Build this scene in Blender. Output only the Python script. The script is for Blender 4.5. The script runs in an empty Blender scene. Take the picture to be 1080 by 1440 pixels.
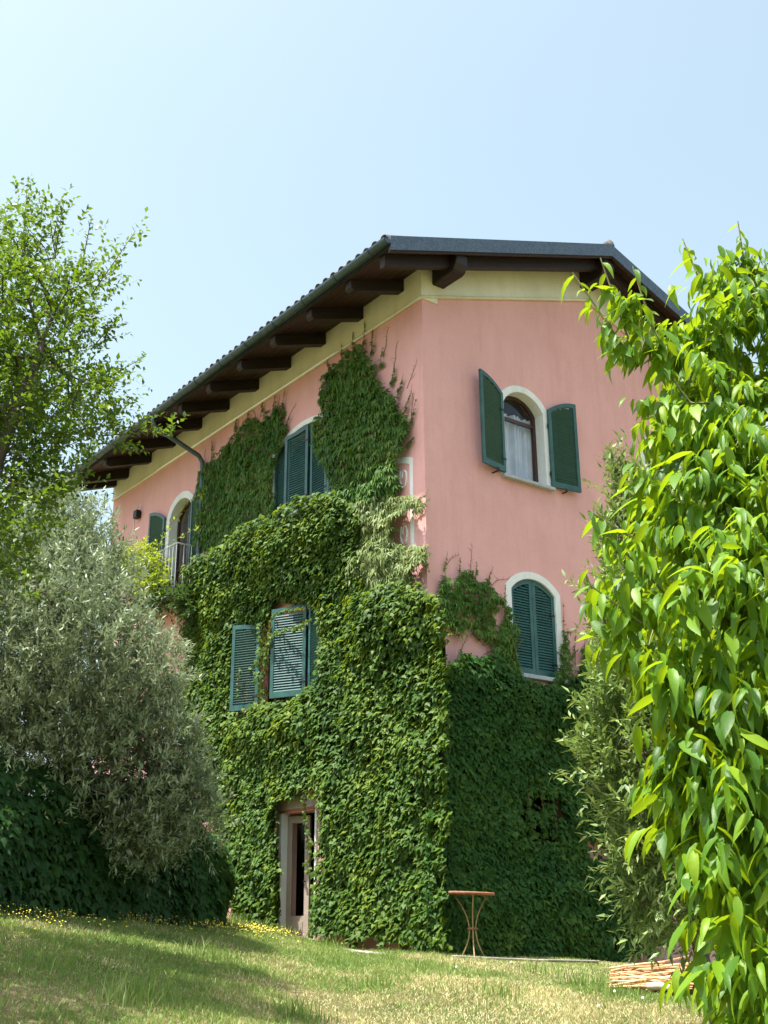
import bpy, bmesh, math, random
import numpy as np
from mathutils import Vector, Matrix
from mathutils.geometry import tessellate_polygon

random.seed(7); rng = np.random.default_rng(7)
SC = bpy.context.scene
COL = SC.collection
PI = math.pi

# ------------------------------------------------------------------ camera
cam_d = bpy.data.cameras.new("camera"); cam = bpy.data.objects.new("camera", cam_d); COL.objects.link(cam)
CAMP = Vector((-9.9949, -12.1333, 0.4228))
YAW, PITCH, ROLL, FPX = 0.6501459, 0.3442425, -0.0066861, 1602.927
fw = Vector((math.sin(YAW)*math.cos(PITCH), math.cos(YAW)*math.cos(PITCH), math.sin(PITCH)))
r0 = Vector((math.cos(YAW), -math.sin(YAW), 0)); u0 = r0.cross(fw)
cr, sr = math.cos(ROLL), math.sin(ROLL)
rt = cr*r0 + sr*u0; up = -sr*r0 + cr*u0
M = Matrix.Identity(4)
for i in range(3):
    M[i][0] = rt[i]; M[i][1] = up[i]; M[i][2] = -fw[i]; M[i][3] = CAMP[i]
cam.matrix_world = M
cam_d.sensor_fit = 'VERTICAL'; cam_d.sensor_height = 36.0; cam_d.lens = 36.0*FPX/1440.0
cam_d.clip_start = 0.05; cam_d.clip_end = 2000
SC.camera = cam

# ------------------------------------------------------------------ light
SUN = Vector((-0.365, 0.04, 1.0)).normalized()
elev = math.asin(SUN.z)
w = bpy.data.worlds.new("World"); SC.world = w; w.use_nodes = True
nt = w.node_tree; nt.nodes.clear()
sky = nt.nodes.new('ShaderNodeTexSky'); sky.sky_type = 'NISHITA'; sky.sun_disc = False
sky.sun_elevation = elev; sky.sun_rotation = math.atan2(SUN.x, SUN.y)
sky.altitude = 150; sky.air_density = 1.0; sky.dust_density = 4.5; sky.ozone_density = 1.0
bg = nt.nodes.new('ShaderNodeBackground'); bg.inputs['Strength'].default_value = 0.15
wo = nt.nodes.new('ShaderNodeOutputWorld')
hs = nt.nodes.new('ShaderNodeHueSaturation'); hs.inputs['Saturation'].default_value = .72; hs.inputs['Hue'].default_value = .466
nt.links.new(sky.outputs[0], hs.inputs['Color']); nt.links.new(hs.outputs[0], bg.inputs[0]); nt.links.new(bg.outputs[0], wo.inputs[0])
sd = bpy.data.lights.new("sun", 'SUN'); sd.energy = 5.0; sd.angle = math.radians(0.53); sd.color = (1.0, 0.955, 0.88)
so = bpy.data.objects.new("sun", sd); COL.objects.link(so)
so.rotation_euler = SUN.to_track_quat('Z', 'Y').to_euler()
SC.view_settings.view_transform = 'Standard'; SC.view_settings.look = 'None'
SC.view_settings.gamma = 1.0; SC.view_settings.use_curve_mapping = False
SC.view_settings.exposure = 1.15
SC.render.engine = 'CYCLES'
SC.cycles.max_bounces = 8; SC.cycles.transmission_bounces = 6; SC.cycles.transparent_max_bounces = 8

# ------------------------------------------------------------------ helpers
def tag(o, label=None, cat=None, group=None, kind=None):
    if label: o['label'] = label
    if cat: o['category'] = cat
    if group: o['group'] = group
    if kind: o['kind'] = kind
    return o

def empty(name, loc, label, cat, group=None):
    o = bpy.data.objects.new(name, None); o.location = loc; o.empty_display_size = .2
    COL.objects.link(o); tag(o, label, cat, group); o['base'] = list(loc)
    return o

def parent(o, p):
    """p's own world transform is a pure translation (or identity) chain"""
    if p is None: return o
    o.parent = p
    q = p; t = Vector((0, 0, 0))
    while q is not None and 'base' in q:
        t = Vector(q['base']); break
    if 'mw' in p: o.matrix_parent_inverse = Matrix([list(r) for r in p['mw']]).inverted()
    else: o.matrix_parent_inverse = Matrix.Translation(-t)
    return o

def link_mesh(name, me, mat, par=None, mw=None):
    o = bpy.data.objects.new(name, me); COL.objects.link(o)
    if mat is not None and len(me.materials) == 0: me.materials.append(mat)
    if mw is not None: o.matrix_basis = mw
    if par is not None:
        parent(o, par)
        if 'base' in par and 'mw' not in par: pass
    return o

class MB:
    def __init__(s): s.v = []; s.f = []
    def add(s, vs, fs):
        n = len(s.v); s.v += [tuple(v) for v in vs]; s.f += [tuple(i+n for i in f) for f in fs]; return s
    def box(s, lo, hi, m=None):
        x0, y0, z0 = lo; x1, y1, z1 = hi
        vs = [(x0,y0,z0),(x1,y0,z0),(x1,y1,z0),(x0,y1,z0),(x0,y0,z1),(x1,y0,z1),(x1,y1,z1),(x0,y1,z1)]
        if m is not None: vs = [m @ Vector(v) for v in vs]
        return s.add(vs, [(0,3,2,1),(4,5,6,7),(0,1,5,4),(1,2,6,5),(2,3,7,6),(3,0,4,7)])
    def tube(s, pts, rad, n=8, cap=True):
        pts = [Vector(p) for p in pts]
        rad = [float(q) for q in rad] if hasattr(rad, '__len__') else [rad]*len(pts)
        rings = []; ref = None
        for i, p in enumerate(pts):
            d = (pts[min(i+1, len(pts)-1)] - pts[max(i-1, 0)]).normalized()
            if ref is None:
                ref = Vector((0,0,1)) if abs(d.z) < .9 else Vector((1,0,0))
            a = (ref - d*ref.dot(d)).normalized(); b = d.cross(a); ref = a
            rings.append([p + rad[i]*(math.cos(2*PI*k/n)*a + math.sin(2*PI*k/n)*b) for k in range(n)])
        vs = [v for r in rings for v in r]; fs = []
        for i in range(len(pts)-1):
            for k in range(n):
                k2 = (k+1) % n
                fs.append((i*n+k, i*n+k2, (i+1)*n+k2, (i+1)*n+k))
        if cap: fs += [tuple(range(n-1,-1,-1)), tuple((len(pts)-1)*n+k for k in range(n))]
        return s.add(vs, fs)
    def build(s, name, mat, par=None, smooth=False, bevel=0, mw=None):
        me = bpy.data.meshes.new(name); me.from_pydata(s.v, [], s.f); me.update()
        bm = bmesh.new(); bm.from_mesh(me); bmesh.ops.recalc_face_normals(bm, faces=bm.faces)
        if bevel: bmesh.ops.bevel(bm, geom=list(bm.edges), offset=bevel, segments=1, affect='EDGES', clamp_overlap=True)
        bm.to_mesh(me); bm.free()
        if smooth: me.shade_smooth()
        return link_mesh(name, me, mat, par, mw)

def poly_extrude(outer, holes, T, depth):
    """outer/holes: 2D loops; T(u,v,w)->3D ; solid from w=0 to w=depth"""
    loops = [outer]+list(holes)
    pts = [q for l in loops for q in l]
    tris = tessellate_polygon([[Vector((a, b, 0)) for a, b in l] for l in loops])
    n = len(pts)
    vs = [T(a, b, 0) for a, b in pts] + [T(a, b, depth) for a, b in pts]
    fs = [tuple(t) for t in tris] + [tuple(i+n for i in reversed(t)) for t in tris]
    k = 0
    for l in loops:
        m = len(l)
        for i in range(m):
            j = (i+1) % m
            fs.append((k+i, k+j, k+j+n, k+i+n))
        k += m
    return MB().add(vs, fs)

def arch(c, hw, z0, zs, zt, n=14):
    """arched opening loop: bottom z0, spring zs, crown zt"""
    pts = [(c-hw, z0), (c+hw, z0)]
    if zt <= zs + 1e-4: return pts + [(c+hw, zs), (c-hw, zs)]
    rise = zt-zs; R = (hw*hw+rise*rise)/(2*rise); cz = zt-R; a0 = math.asin(min(1, hw/R))
    for i in range(n+1):
        a = a0 - 2*a0*i/n
        pts.append((c+R*math.sin(a), cz+R*math.cos(a)))
    return pts

# ---- materials
def new_mat(name):
    m = bpy.data.materials.new(name); m.use_nodes = True; return m, m.node_tree, m.node_tree.nodes['Principled BSDF']
def N(t, kind, **kw):
    n = t.nodes.new(kind)
    for k, v in kw.items():
        if k in n.inputs: n.inputs[k].default_value = v
        else: setattr(n, k, v)
    return n
def ramp(t, src, stops):
    n = t.nodes.new('ShaderNodeValToRGB'); e = n.color_ramp.elements
    e[0].position, e[0].color = stops[0][0], (*stops[0][1], 1)
    e[1].position, e[1].color = stops[-1][0], (*stops[-1][1], 1)
    for p, c in stops[1:-1]:
        x = e.new(p); x.color = (*c, 1)
    t.links.new(src, n.inputs[0]); return n
def pos(t): return t.nodes.new('ShaderNodeNewGeometry').outputs['Position']
def noise(t, vec, scale, detail=4, rough=.6, stretch=None):
    if stretch:
        mp = N(t, 'ShaderNodeMapping'); mp.inputs['Scale'].default_value = stretch; t.links.new(vec, mp.inputs[0]); vec = mp.outputs[0]
    n = N(t, 'ShaderNodeTexNoise'); n.inputs['Scale'].default_value = scale; n.inputs['Detail'].default_value = detail
    n.inputs['Roughness'].default_value = rough; t.links.new(vec, n.inputs['Vector']); return n.outputs[0]
def mixc(t, fac, a, b, mode='MIX'):
    n = N(t, 'ShaderNodeMix', data_type='RGBA', blend_type=mode)
    for i, x in ((0, fac), (6, a), (7, b)):
        if hasattr(x, 'is_output'): t.links.new(x, n.inputs[i])
        else: n.inputs[i].default_value = x if i == 0 else (*x, 1)
    return n.outputs[2]
def bump(t, p, h, strength, dist):
    b = N(t, 'ShaderNodeBump'); b.inputs['Strength'].default_value = strength; b.inputs['Distance'].default_value = dist
    t.links.new(h, b.inputs['Height']); t.links.new(b.outputs[0], p.inputs['Normal'])

def simple(name, c1, c2, scale=6, rough=.6, bs=.3, bd=.004, bscale=60, metallic=0, stretch=None, spec=.5):
    m, t, p = new_mat(name); P = pos(t)
    n = noise(t, P, scale, 5, .65, stretch)
    r = ramp(t, n, [(.32, c1), (.68, c2)]); t.links.new(r.outputs[0], p.inputs['Base Color'])
    p.inputs['Roughness'].default_value = rough; p.inputs['Metallic'].default_value = metallic
    p.inputs['Specular IOR Level'].default_value = spec
    bump(t, p, noise(t, P, bscale, 4, .6, stretch), bs, bd)
    return m

def plaster(name, c1, c2, stain):
    m, t, p = new_mat(name); P = pos(t)
    a = ramp(t, noise(t, P, .9, 6, .6), [(.3, c1), (.7, c2)]).outputs[0]
    s = ramp(t, noise(t, P, 2.3, 8, .7, (1, 1, .35)), [(.46, (0,0,0)), (.74, (1,1,1))]).outputs[0]
    st = ramp(t, noise(t, P, 1.0, 6, .7, (7, 7, .45)), [(.52, (0,0,0)), (.78, (1,1,1))]).outputs[0]
    b = mixc(t, N_mul(t, s, .42), a, stain); b = mixc(t, N_mul(t, st, .36), b, stain)
    fine = ramp(t, noise(t, P, 38, 5, .7), [(.25, (.90,.90,.90)), (.75, (1.06,1.06,1.06))]).outputs[0]
    t.links.new(mixc(t, 1.0, b, fine, 'MULTIPLY'), p.inputs['Base Color'])
    p.inputs['Roughness'].default_value = .9; p.inputs['Specular IOR Level'].default_value = .2
    h1 = noise(t, P, 3.2, 3, .5); h2 = noise(t, P, 70, 5, .7)
    ad = N(t, 'ShaderNodeMath', operation='MULTIPLY_ADD'); t.links.new(h1, ad.inputs[0]); ad.inputs[1].default_value = 5; t.links.new(h2, ad.inputs[2])
    bump(t, p, ad.outputs[0], .45, .006)
    return m
def N_mul(t, s, k):
    n = N(t, 'ShaderNodeMath', operation='MULTIPLY'); t.links.new(s, n.inputs[0]); n.inputs[1].default_value = k; return n.outputs[0]

def leaf(name, cols, rough=.45, transl=.35, tcol=(.25, .42, .04), spec=.5, back=None, patch=.8, edge=None):
    """leaf colour varies from leaf to leaf and in soft patches over the plant; light passes through"""
    m, t, p = new_mat(name); g = t.nodes.new('ShaderNodeNewGeometry'); oi = t.nodes.new('ShaderNodeObjectInfo')
    nn = noise(t, g.outputs['Position'], 1.3, 2, .5)
    a = N(t, 'ShaderNodeMath', operation='ADD'); t.links.new(g.outputs['Random Per Island'], a.inputs[0]); t.links.new(oi.outputs['Random'], a.inputs[1])
    fr = N(t, 'ShaderNodeMath', operation='FRACT'); t.links.new(a.outputs[0], fr.inputs[0])
    b = N(t, 'ShaderNodeMath', operation='MULTIPLY_ADD'); t.links.new(nn, b.inputs[0]); b.inputs[1].default_value = patch
    sc = N_mul(t, fr.outputs[0], 1-.45*patch); t.links.new(sc, b.inputs[2])
    sb = N(t, 'ShaderNodeMath', operation='SUBTRACT'); t.links.new(b.outputs[0], sb.inputs[0]); sb.inputs[1].default_value = .27*patch
    k = len(cols); r = ramp(t, sb.outputs[0], [(i/(k-1), c) for i, c in enumerate(cols)])
    col = r.outputs[0]
    if back: col = mixc(t, g.outputs['Backfacing'], col, back)
    t.links.new(col, p.inputs['Base Color']); p.inputs['Roughness'].default_value = rough
    p.inputs['Specular IOR Level'].default_value = spec
    bump(t, p, noise(t, g.outputs['Position'], 90, 2, .5), .25, .003)
    tr = t.nodes.new('ShaderNodeBsdfTranslucent')
    tc = mixc(t, .62, col, tcol); t.links.new(tc, tr.inputs[0])
    mx = t.nodes.new('ShaderNodeMixShader'); mx.inputs[0].default_value = transl
    t.links.new(p.outputs[0], mx.inputs[1]); t.links.new(tr.outputs[0], mx.inputs[2])
    t.links.new(mx.outputs[0], t.nodes['Material Output'].inputs[0])
    return m

MT = {}
MT['pink'] = plaster('pink_stucco', (.76,.425,.405), (.70,.375,.355), (.54,.285,.26))
MT['cream'] = plaster('cream_plaster', (.76,.75,.60), (.68,.67,.52), (.52,.50,.36))
MT['white'] = plaster('white_plaster', (.80,.82,.80), (.70,.73,.72), (.5,.5,.46))
MT['beige'] = plaster('beige_plaster', (.45,.38,.32), (.36,.30,.25), (.25,.20,.15))
MT['wood'] = simple('dark_stained_wood', (.007,.004,.003), (.024,.010,.006), 5, .6, .5, .004, 40, stretch=(6,1,6))
MT['woodx'] = simple('dark_stained_rafter_wood', (.006,.004,.003), (.020,.009,.006), 5, .6, .5, .004, 40, stretch=(1,6,6))
MT['board'] = simple('red_brown_boards', (.016,.006,.004), (.046,.017,.009), 4, .55, .4, .003, 50, stretch=(7,.6,7))
MT['green'] = simple('green_shutter_paint', (.011,.060,.056), (.030,.112,.100), 4, .42, .15, .001, 120)
MT['slat'] = simple('green_slat_paint', (.018,.080,.076), (.028,.108,.100), 9, .5, .15, .001, 120)
MT['metal'] = simple('slate_grey_flashing', (.040,.062,.090), (.11,.145,.185), 30, .42, .25, .002, 90, metallic=.35)
MT['gutter'] = simple('blue_green_gutter', (.035,.060,.078), (.070,.105,.125), 9, .38, .2, .002, 60, metallic=.4)
MT['tile'] = simple('grey_roof_tile', (.05,.06,.065), (.16,.14,.12), 12, .8, .5, .004, 60)
MT['brownframe'] = simple('brown_window_frame', (.035,.014,.010), (.06,.026,.017), 8, .4, .2, .002, 60)
MT['stone'] = simple('grey_sill_stone', (.30,.33,.36), (.42,.44,.45), 14, .6, .3, .003, 80)
MT['iron'] = simple('black_iron', (.012,.012,.013), (.03,.028,.026), 14, .5, .3, .002, 80, metallic=.5)
MT['railing'] = simple('pale_grey_railing', (.42,.46,.48), (.55,.58,.58), 14, .4, .2, .001, 80, metallic=.2)
MT['rust'] = simple('rusty_iron', (.17,.065,.030), (.34,.155,.075), 26, .85, .6, .002, 140)
MT['rustlight'] = simple('weathered_iron_rod', (.26,.15,.06), (.42,.31,.15), 22, .75, .5, .002, 140)
MT['interior'] = simple('interior_plaster', (.16,.155,.14), (.20,.19,.17), 3, .9)
MT['darkwood'] = simple('interior_floor', (.05,.035,.025), (.08,.05,.035), 3, .7)
MT['bark'] = simple('grey_brown_bark', (.045,.033,.024), (.13,.105,.08), 16, .9, 1, .012, 34, stretch=(1,1,.3))
MT['olivebark'] = simple('olive_bark', (.07,.06,.048), (.18,.16,.13), 14, .9, 1, .012, 30, stretch=(1,1,.3))
MT['greenstem'] = simple('green_young_stem', (.10,.13,.04), (.22,.20,.08), 16, .6, .3, .002, 60)
MT['vinestem'] = simple('reddish_vine_stem', (.09,.045,.025), (.17,.10,.05), 16, .8, .3, .002, 60)
MT['mat'] = simple('dark_gap_backing', (.012,.020,.008), (.035,.035,.016), 18, .95, 1, .03, 20)  # dark stem and leaf backing; the shade between ivy leaves is in its colour
MT['straw'] = simple('dry_cane', (.50,.30,.13), (.76,.54,.29), 30, .7, .4, .003, 120)
MT['strawdark'] = simple('brown_cane', (.30,.14,.06), (.55,.33,.16), 30, .7, .4, .003, 120)
MT['peeled'] = simple('peeled_pale_wood', (.62,.50,.38), (.80,.70,.58), 18, .7, .3, .003, 60)
MT['brick'] = simple('red_brick', (.26,.075,.045), (.40,.16,.10), 20, .9, .7, .006, 60)
MT['slab'] = simple('pale_edging_slab', (.26,.24,.20), (.42,.38,.32), 14, .85, .5, .004, 50)
MT['curtain'] = simple('blue_grey_curtain', (.40,.47,.56), (.55,.61,.68), 3, .85, .1, .002, 60)
MT['yellow'] = simple('yellow_petals', (.80,.62,.02), (.90,.75,.06), 60, .6)
MT['whitepetal'] = simple('white_petals', (.80,.78,.74), (.88,.86,.84), 60, .6)
MT['leafivy'] = leaf('boston_ivy_leaf', [(.020,.062,.010), (.042,.105,.013), (.080,.155,.016), (.19,.25,.022)], .55, .32, (.34,.45,.02), .25, patch=1.0)  # sunlit ivy: sunlight is painted into the lighter yellow end
MT['leafivyG'] = leaf('boston_ivy_leaf_shaded', [(.012,.050,.012), (.024,.078,.016), (.042,.105,.017), (.085,.15,.022)], .6, .25, (.18,.34,.03), .14, patch=1.1)  # shaded copy of the same ivy, gable shade put into darker greens
MT['leafhedge'] = leaf('shaded_ivy_leaf', [(.010,.040,.010), (.020,.066,.014), (.040,.095,.016)], .55, .25, (.18,.32,.04), .25)  # the shade under the olive is put into this dark leaf colour
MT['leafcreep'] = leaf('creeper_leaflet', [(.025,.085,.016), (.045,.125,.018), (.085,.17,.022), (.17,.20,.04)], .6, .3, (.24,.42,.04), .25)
MT['leafcreepsun'] = leaf('sunlit_creeper_leaflet', [(.065,.13,.045), (.14,.21,.07), (.24,.30,.11), (.36,.40,.17)], .6, .3, (.40,.46,.10), .3)  # sunlit copy of the creeper leaflet, sunshine painted in as paler greens
MT['leafolive'] = leaf('olive_leaf', [(.055,.092,.038), (.105,.155,.068), (.19,.245,.12), (.33,.38,.22)],   .5, .2, (.28,.34,.16), .4, back=(.36,.43,.28), patch=.7)
MT['leaftree'] = leaf('plum_leaf', [(.018,.058,.010), (.038,.092,.012), (.075,.135,.016), (.15,.20,.02)], .5, .36, (.28,.44,.02), .45)
MT['leafpeach'] = leaf('peach_leaf', [(.025,.085,.010), (.050,.140,.012), (.11,.24,.014), (.25,.38,.02)], .46, .42, (.55,.72,.01), .32, patch=.6)
MT['leafolean'] = leaf('oleander_leaf', [(.050,.115,.030), (.11,.19,.045), (.22,.31,.09), (.42,.48,.22)], .45, .25, (.34,.44,.08), .4)
MT['leafwist'] = leaf('wisteria_leaf', [(.14,.22,.02), (.22,.32,.03), (.34,.42,.04)], .5, .45, (.55,.65,.03), .4)
MT['grass'] = leaf('grass_blade', [(.070,.160,.030), (.14,.255,.055), (.26,.36,.09), (.48,.48,.23)], .55, .35, (.30,.38,.06), .3, patch=1.1)
MT['drygrass'] = leaf('dry_grass_blade', [(.34,.31,.13), (.62,.53,.28), (.80,.70,.44)], .7, .25, (.55,.48,.2), .2)

def glass_mat():
    m, t, p = new_mat('window_glass')
    p.inputs['Base Color'].default_value = (.02,.025,.03,1); p.inputs['Roughness'].default_value = .04
    gl = t.nodes.new('ShaderNodeBsdfGlossy'); gl.inputs['Roughness'].default_value = .03
    tr = t.nodes.new('ShaderNodeBsdfTransparent'); fr = t.nodes.new('ShaderNodeLayerWeight'); fr.inputs[0].default_value = .35
    mx = t.nodes.new('ShaderNodeMixShader'); pw = N(t, 'ShaderNodeMath', operation='POWER'); t.links.new(fr.outputs['Facing'], pw.inputs[0]); pw.inputs[1].default_value = 2.5; t.links.new(pw.outputs[0], mx.inputs[0]); t.links.new(tr.outputs[0], mx.inputs[1]); t.links.new(gl.outputs[0], mx.inputs[2])
    t.links.new(mx.outputs[0], t.nodes['Material Output'].inputs[0]); return m
MT['glass'] = glass_mat()

def ground_mat():
    m, t, p = new_mat('lawn_soil'); P = pos(t)
    a = ramp(t, noise(t, P, .55, 5, .6), [(.35, (.075,.10,.032)), (.5, (.16,.15,.065)), (.66, (.34,.28,.15))]).outputs[0]
    b = ramp(t, noise(t, P, 14, 6, .7), [(.3, (.55,.52,.5)), (.7, (1.1,1.1,1.05))]).outputs[0]
    t.links.new(mixc(t, 1, a, b, 'MULTIPLY'), p.inputs['Base Color']); p.inputs['Roughness'].default_value = .95
    p.inputs['Specular IOR Level'].default_value = .1
    bump(t, p, noise(t, P, 30, 6, .7), .9, .03); return m
MT['ground'] = ground_mat()

# ---- value noise in numpy
_tab = np.random.default_rng(3).random((256, 256))
def vn(u, v, s, seed=0):
    u = np.asarray(u, float)/s + 17.3*seed + 500; v = np.asarray(v, float)/s + 9.7*seed + 500
    i = np.floor(u).astype(int); j = np.floor(v).astype(int); a = u-i; b = v-j
    a = a*a*(3-2*a); b = b*b*(3-2*b); i &= 255; j &= 255; i1 = (i+1) & 255; j1 = (j+1) & 255
    return (_tab[i, j]*(1-a)+_tab[i1, j]*a)*(1-b) + (_tab[i, j1]*(1-a)+_tab[i1, j1]*a)*b

def ground_z(x, y):
    x = np.asarray(x, float); y = np.asarray(y, float)
    d = (x+9.995)*.605+(y+12.133)*.796; lat = (x+9.995)*.796-(y+12.133)*.605
    t = np.clip(d/15.7, -.6, 1.0)
    z = -1.15 + 1.17*(1-(1-t)**1.5)
    g = .20*np.clip(-lat-.3, 0, 9) ; g = np.where(-lat-.3 > 0, g*np.clip((-lat-.3)/.8, 0, 1)*.5+g*.5, 0)
    g = g - .065*np.clip(lat-.6, 0, 7)
    fade = np.clip((d+2)/6, .25, 1)
    return z + g*fade + .03*(vn(x, y, 1.3, 2)-.5) + .015*(vn(x, y, .4, 5)-.5)

def in_poly(px, py, poly):
    inside = np.zeros(len(px), bool); n = len(poly)
    for i in range(n):
        x0, y0 = poly[i]; x1, y1 = poly[(i+1) % n]
        if y0 == y1: continue
        c = ((y0 > py) != (y1 > py)) & (px < (x1-x0)*(py-y0)/(y1-y0)+x0)
        inside ^= c
    return inside

def unit(a): return a/np.maximum(np.linalg.norm(a, axis=1, keepdims=True), 1e-9)

# ---- leaf shapes: x across, y from stalk (0) to tip (+1), z out of the face
def T_ivy():
    v = [(0,.34,.05),(0,0,0),(.24,-.10,-.02),(.50,.30,-.07),(.24,.44,-.02),(0,1.0,-.10),(-.24,.44,-.02),(-.50,.30,-.07),(-.24,-.10,-.02)]
    f = [(0,1,2),(0,2,3),(0,3,4),(0,4,5),(0,5,6),(0,6,7),(0,7,8),(0,8,1)]
    return np.array(v), np.array(f)
def T_lance(w, n=4, droop=.25, fold=.06):
    v = []; f = []
    for i in range(n+1):
        t = i/n; ww = w*math.sin(PI*min(1, (t*.93+.07))**.8) if i < n else 0.004
        z = -droop*t*t; y = t*(1-.25*droop*t)
        v += [(-ww, y, z+fold*ww/w*.9), (0, y, z), (ww, y, z+fold*ww/w*.9)]
    for i in range(n):
        a = 3*i; b = a+3
        f += [(a,a+1,b+1),(a,b+1,b),(a+1,a+2,b+2),(a+1,b+2,b+1)]
    return np.array(v), np.array(f)
def T_simple(w, droop=.1, fold=.03):
    v = [(0,0,0),(w,.42,fold),(0,.45,0),(-w,.42,fold),(0,1,-droop)]
    return np.array(v), np.array([(0,1,2),(0,2,3),(1,4,2),(2,4,3)])
def T_pinnate(w=.13, n=5, droop=.5):
    V = []; F = []
    for k in range(n):
        a = (k-(n-1)/2)/((n-1)/2)*1.15; L = 1-.30*abs(a)
        c, s = math.cos(a), math.sin(a); v, f = T_simple(w, .28)
        v = v*L; q = np.stack([v[:,0]*c+v[:,1]*s, -v[:,0]*s+v[:,1]*c, v[:,2]-.15*abs(a)], 1)
        F.append(f+len(V)*5); V.append(q)
    return np.concatenate(V), np.concatenate(F)

def leaf_axes(n, d):
    """n: face normals, d: wanted tip direction"""
    n = unit(n); y = unit(d - n*np.sum(d*n, 1, keepdims=True)); x = np.cross(y, n)
    return x, y, n

def leaves_mesh(name, T, P, X, Y, Z, S, mat, par, smooth=True):
    V, Fc = T; k = len(V); n = len(P)
    W = P[:,None,:] + S[:,None,None]*(V[None,:,0:1]*X[:,None,:] + V[None,:,1:2]*Y[:,None,:] + V[None,:,2:3]*Z[:,None,:])
    tri_mesh(name, W.reshape(-1,3), (Fc[None]+(np.arange(n)*k)[:,None,None]).reshape(-1,3), mat, par, smooth)
def tri_mesh(name, W, Fa, mat, par, smooth=True, kind='stuff'):
    me = bpy.data.meshes.new(name); me.vertices.add(len(W)); me.vertices.foreach_set('co', W.astype(np.float32).ravel())
    m = len(Fa); me.loops.add(m*3); me.loops.foreach_set('vertex_index', Fa.astype(np.int32).ravel())
    me.polygons.add(m); me.polygons.foreach_set('loop_start', np.arange(0, m*3, 3, dtype=np.int32))
    me.polygons.foreach_set('loop_total', np.full(m, 3, np.int32))
    if smooth: me.polygons.foreach_set('use_smooth', np.ones(m, bool))
    me.update(calc_edges=True); me.validate()
    o = link_mesh(name, me, mat, par)
    if kind: o['kind'] = kind
    return o

def leafy(par, T, P, X, Y, Z, S, mat, singles=300, partname='leaf', rest='foliage', cond=None):
    """leaves nearest the camera become parts of their own, the rest one mass"""
    idx = np.arange(len(P)); one = np.array([], int)
    if singles:
        dd = np.linalg.norm(P-np.array(CAMP), axis=1)/S
        cand = idx if cond is None else idx[cond]
        one = cand[np.argsort(dd[cand])[:singles]]
        V, Fc = T; me = bpy.data.meshes.new(partname); me.from_pydata([tuple(v) for v in V], [], [tuple(int(a) for a in f) for f in Fc]); me.shade_smooth(); me.materials.append(mat)
        for i in one:
            o = bpy.data.objects.new(partname, me); COL.objects.link(o)
            m = Matrix.Identity(4); s = float(S[i])
            for a in range(3):
                m[a][0] = X[i][a]*s; m[a][1] = Y[i][a]*s; m[a][2] = Z[i][a]*s; m[a][3] = P[i][a]
            o.matrix_basis = m; parent(o, par)
    keep = np.setdiff1d(idx, one)
    leaves_mesh(rest, T, P[keep], X[keep], Y[keep], Z[keep], S[keep], mat, par)

# ------------------------------------------------------------------ constants measured in the place (metres)
IVY_A = [(-0.44, 0.08), (-0.51, 2.11), (-0.57, 3.02), (-0.63, 3.97), (-0.62, 4.61), (-0.26, 4.79), (0.23, 4.94), (0.82, 5.12), (1.27, 5.04), (1.42, 5.47), (1.38, 6.14), (1.5, 6.59), (1.86, 6.87), (2.68, 6.94), (3.67, 6.94), (4.75, 6.97), (5.78, 6.92), (6.82, 6.79), (7.08, 6.01), (7.08, 5.04), (7.02, 4.1), (6.87, 3.3), (6.56, 2.95), (5.97, 2.35), (5.29, 1.49), (5.04, 0.82), (4.78, 0.38), (4.06, 0.28), (3.44, 0.26)]
IVY_A_DOOR = [(3.76, 0.18), (3.53, 0.38), (3.47, 0.99), (3.55, 1.63), (3.69, 1.96), (3.53, 2.19), (2.76, 2.29), (2.39, 2.16), (2.44, 1.57), (2.5, 1.07), (2.64, 0.67), (2.62, 0.18)]
IVY_A_WIN = [(5.11, 3.88), (5.22, 5.25), (4.2, 5.17), (3.9, 5.48), (2.93, 5.33), (2.6, 5.06), (2.49, 3.97), (2.89, 3.8), (4.13, 3.8)]
IVY_G = [(-0.27, -0.0), (-0.23, 1.24), (-0.14, 3.09), (-0.1, 3.63), (0.27, 3.86), (0.81, 3.99), (1.15, 3.97), (1.42, 3.78), (1.92, 3.69), (2.51, 3.71), (2.88, 3.98), (3.1, 4.24), (3.31, 3.87), (3.69, 2.92), (3.56, 1.85), (4.72, 0.75), (4.3, 0.14), (3.64, -0.14)]
IVY_G_HOLES = [[(1.42, 2.07), (1.8, 2.15), (2.22, 2.04), (2.22, 1.7), (2.1, 1.42), (1.48, 1.42)], [(2.02, 2.08), (2.13, 2.11), (2.33, 1.85), (2.39, 1.71), (2.25, 1.75)], [(2.63, 1.47), (2.97, 1.53), (3.42, 1.44), (3.39, 1.24), (2.93, 1.21)], [(3.05, 1.63), (3.16, 1.62), (3.48, 1.29), (3.37, 1.28)]]
CREEP_1 = [(7.0, 7.47), (7.03, 8.37), (6.95, 9.03), (6.46, 9.1), (5.97, 9.23), (5.65, 9.42), (5.25, 9.45), (4.86, 9.43), (4.47, 9.36), (3.98, 9.32), (3.77, 8.88), (3.87, 8.43), (4.1, 8.31), (4.27, 7.81), (4.13, 7.03), (4.47, 6.99), (5.47, 7.06), (6.27, 6.99)]
CREEP_2 = [(2.89, 8.56), (2.63, 8.66), (2.64, 9.27), (2.42, 9.39), (2.08, 9.39), (1.84, 9.48), (1.43, 9.47), (1.23, 9.23), (1.08, 8.78), (0.76, 8.4), (0.58, 8.26), (0.5, 7.81), (0.24, 7.59), (0.37, 7.22), (0.51, 7.1), (0.48, 6.62), (0.7, 6.46), (1.62, 6.5), (2.22, 6.92), (2.43, 7.61), (2.65, 7.82)]
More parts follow.
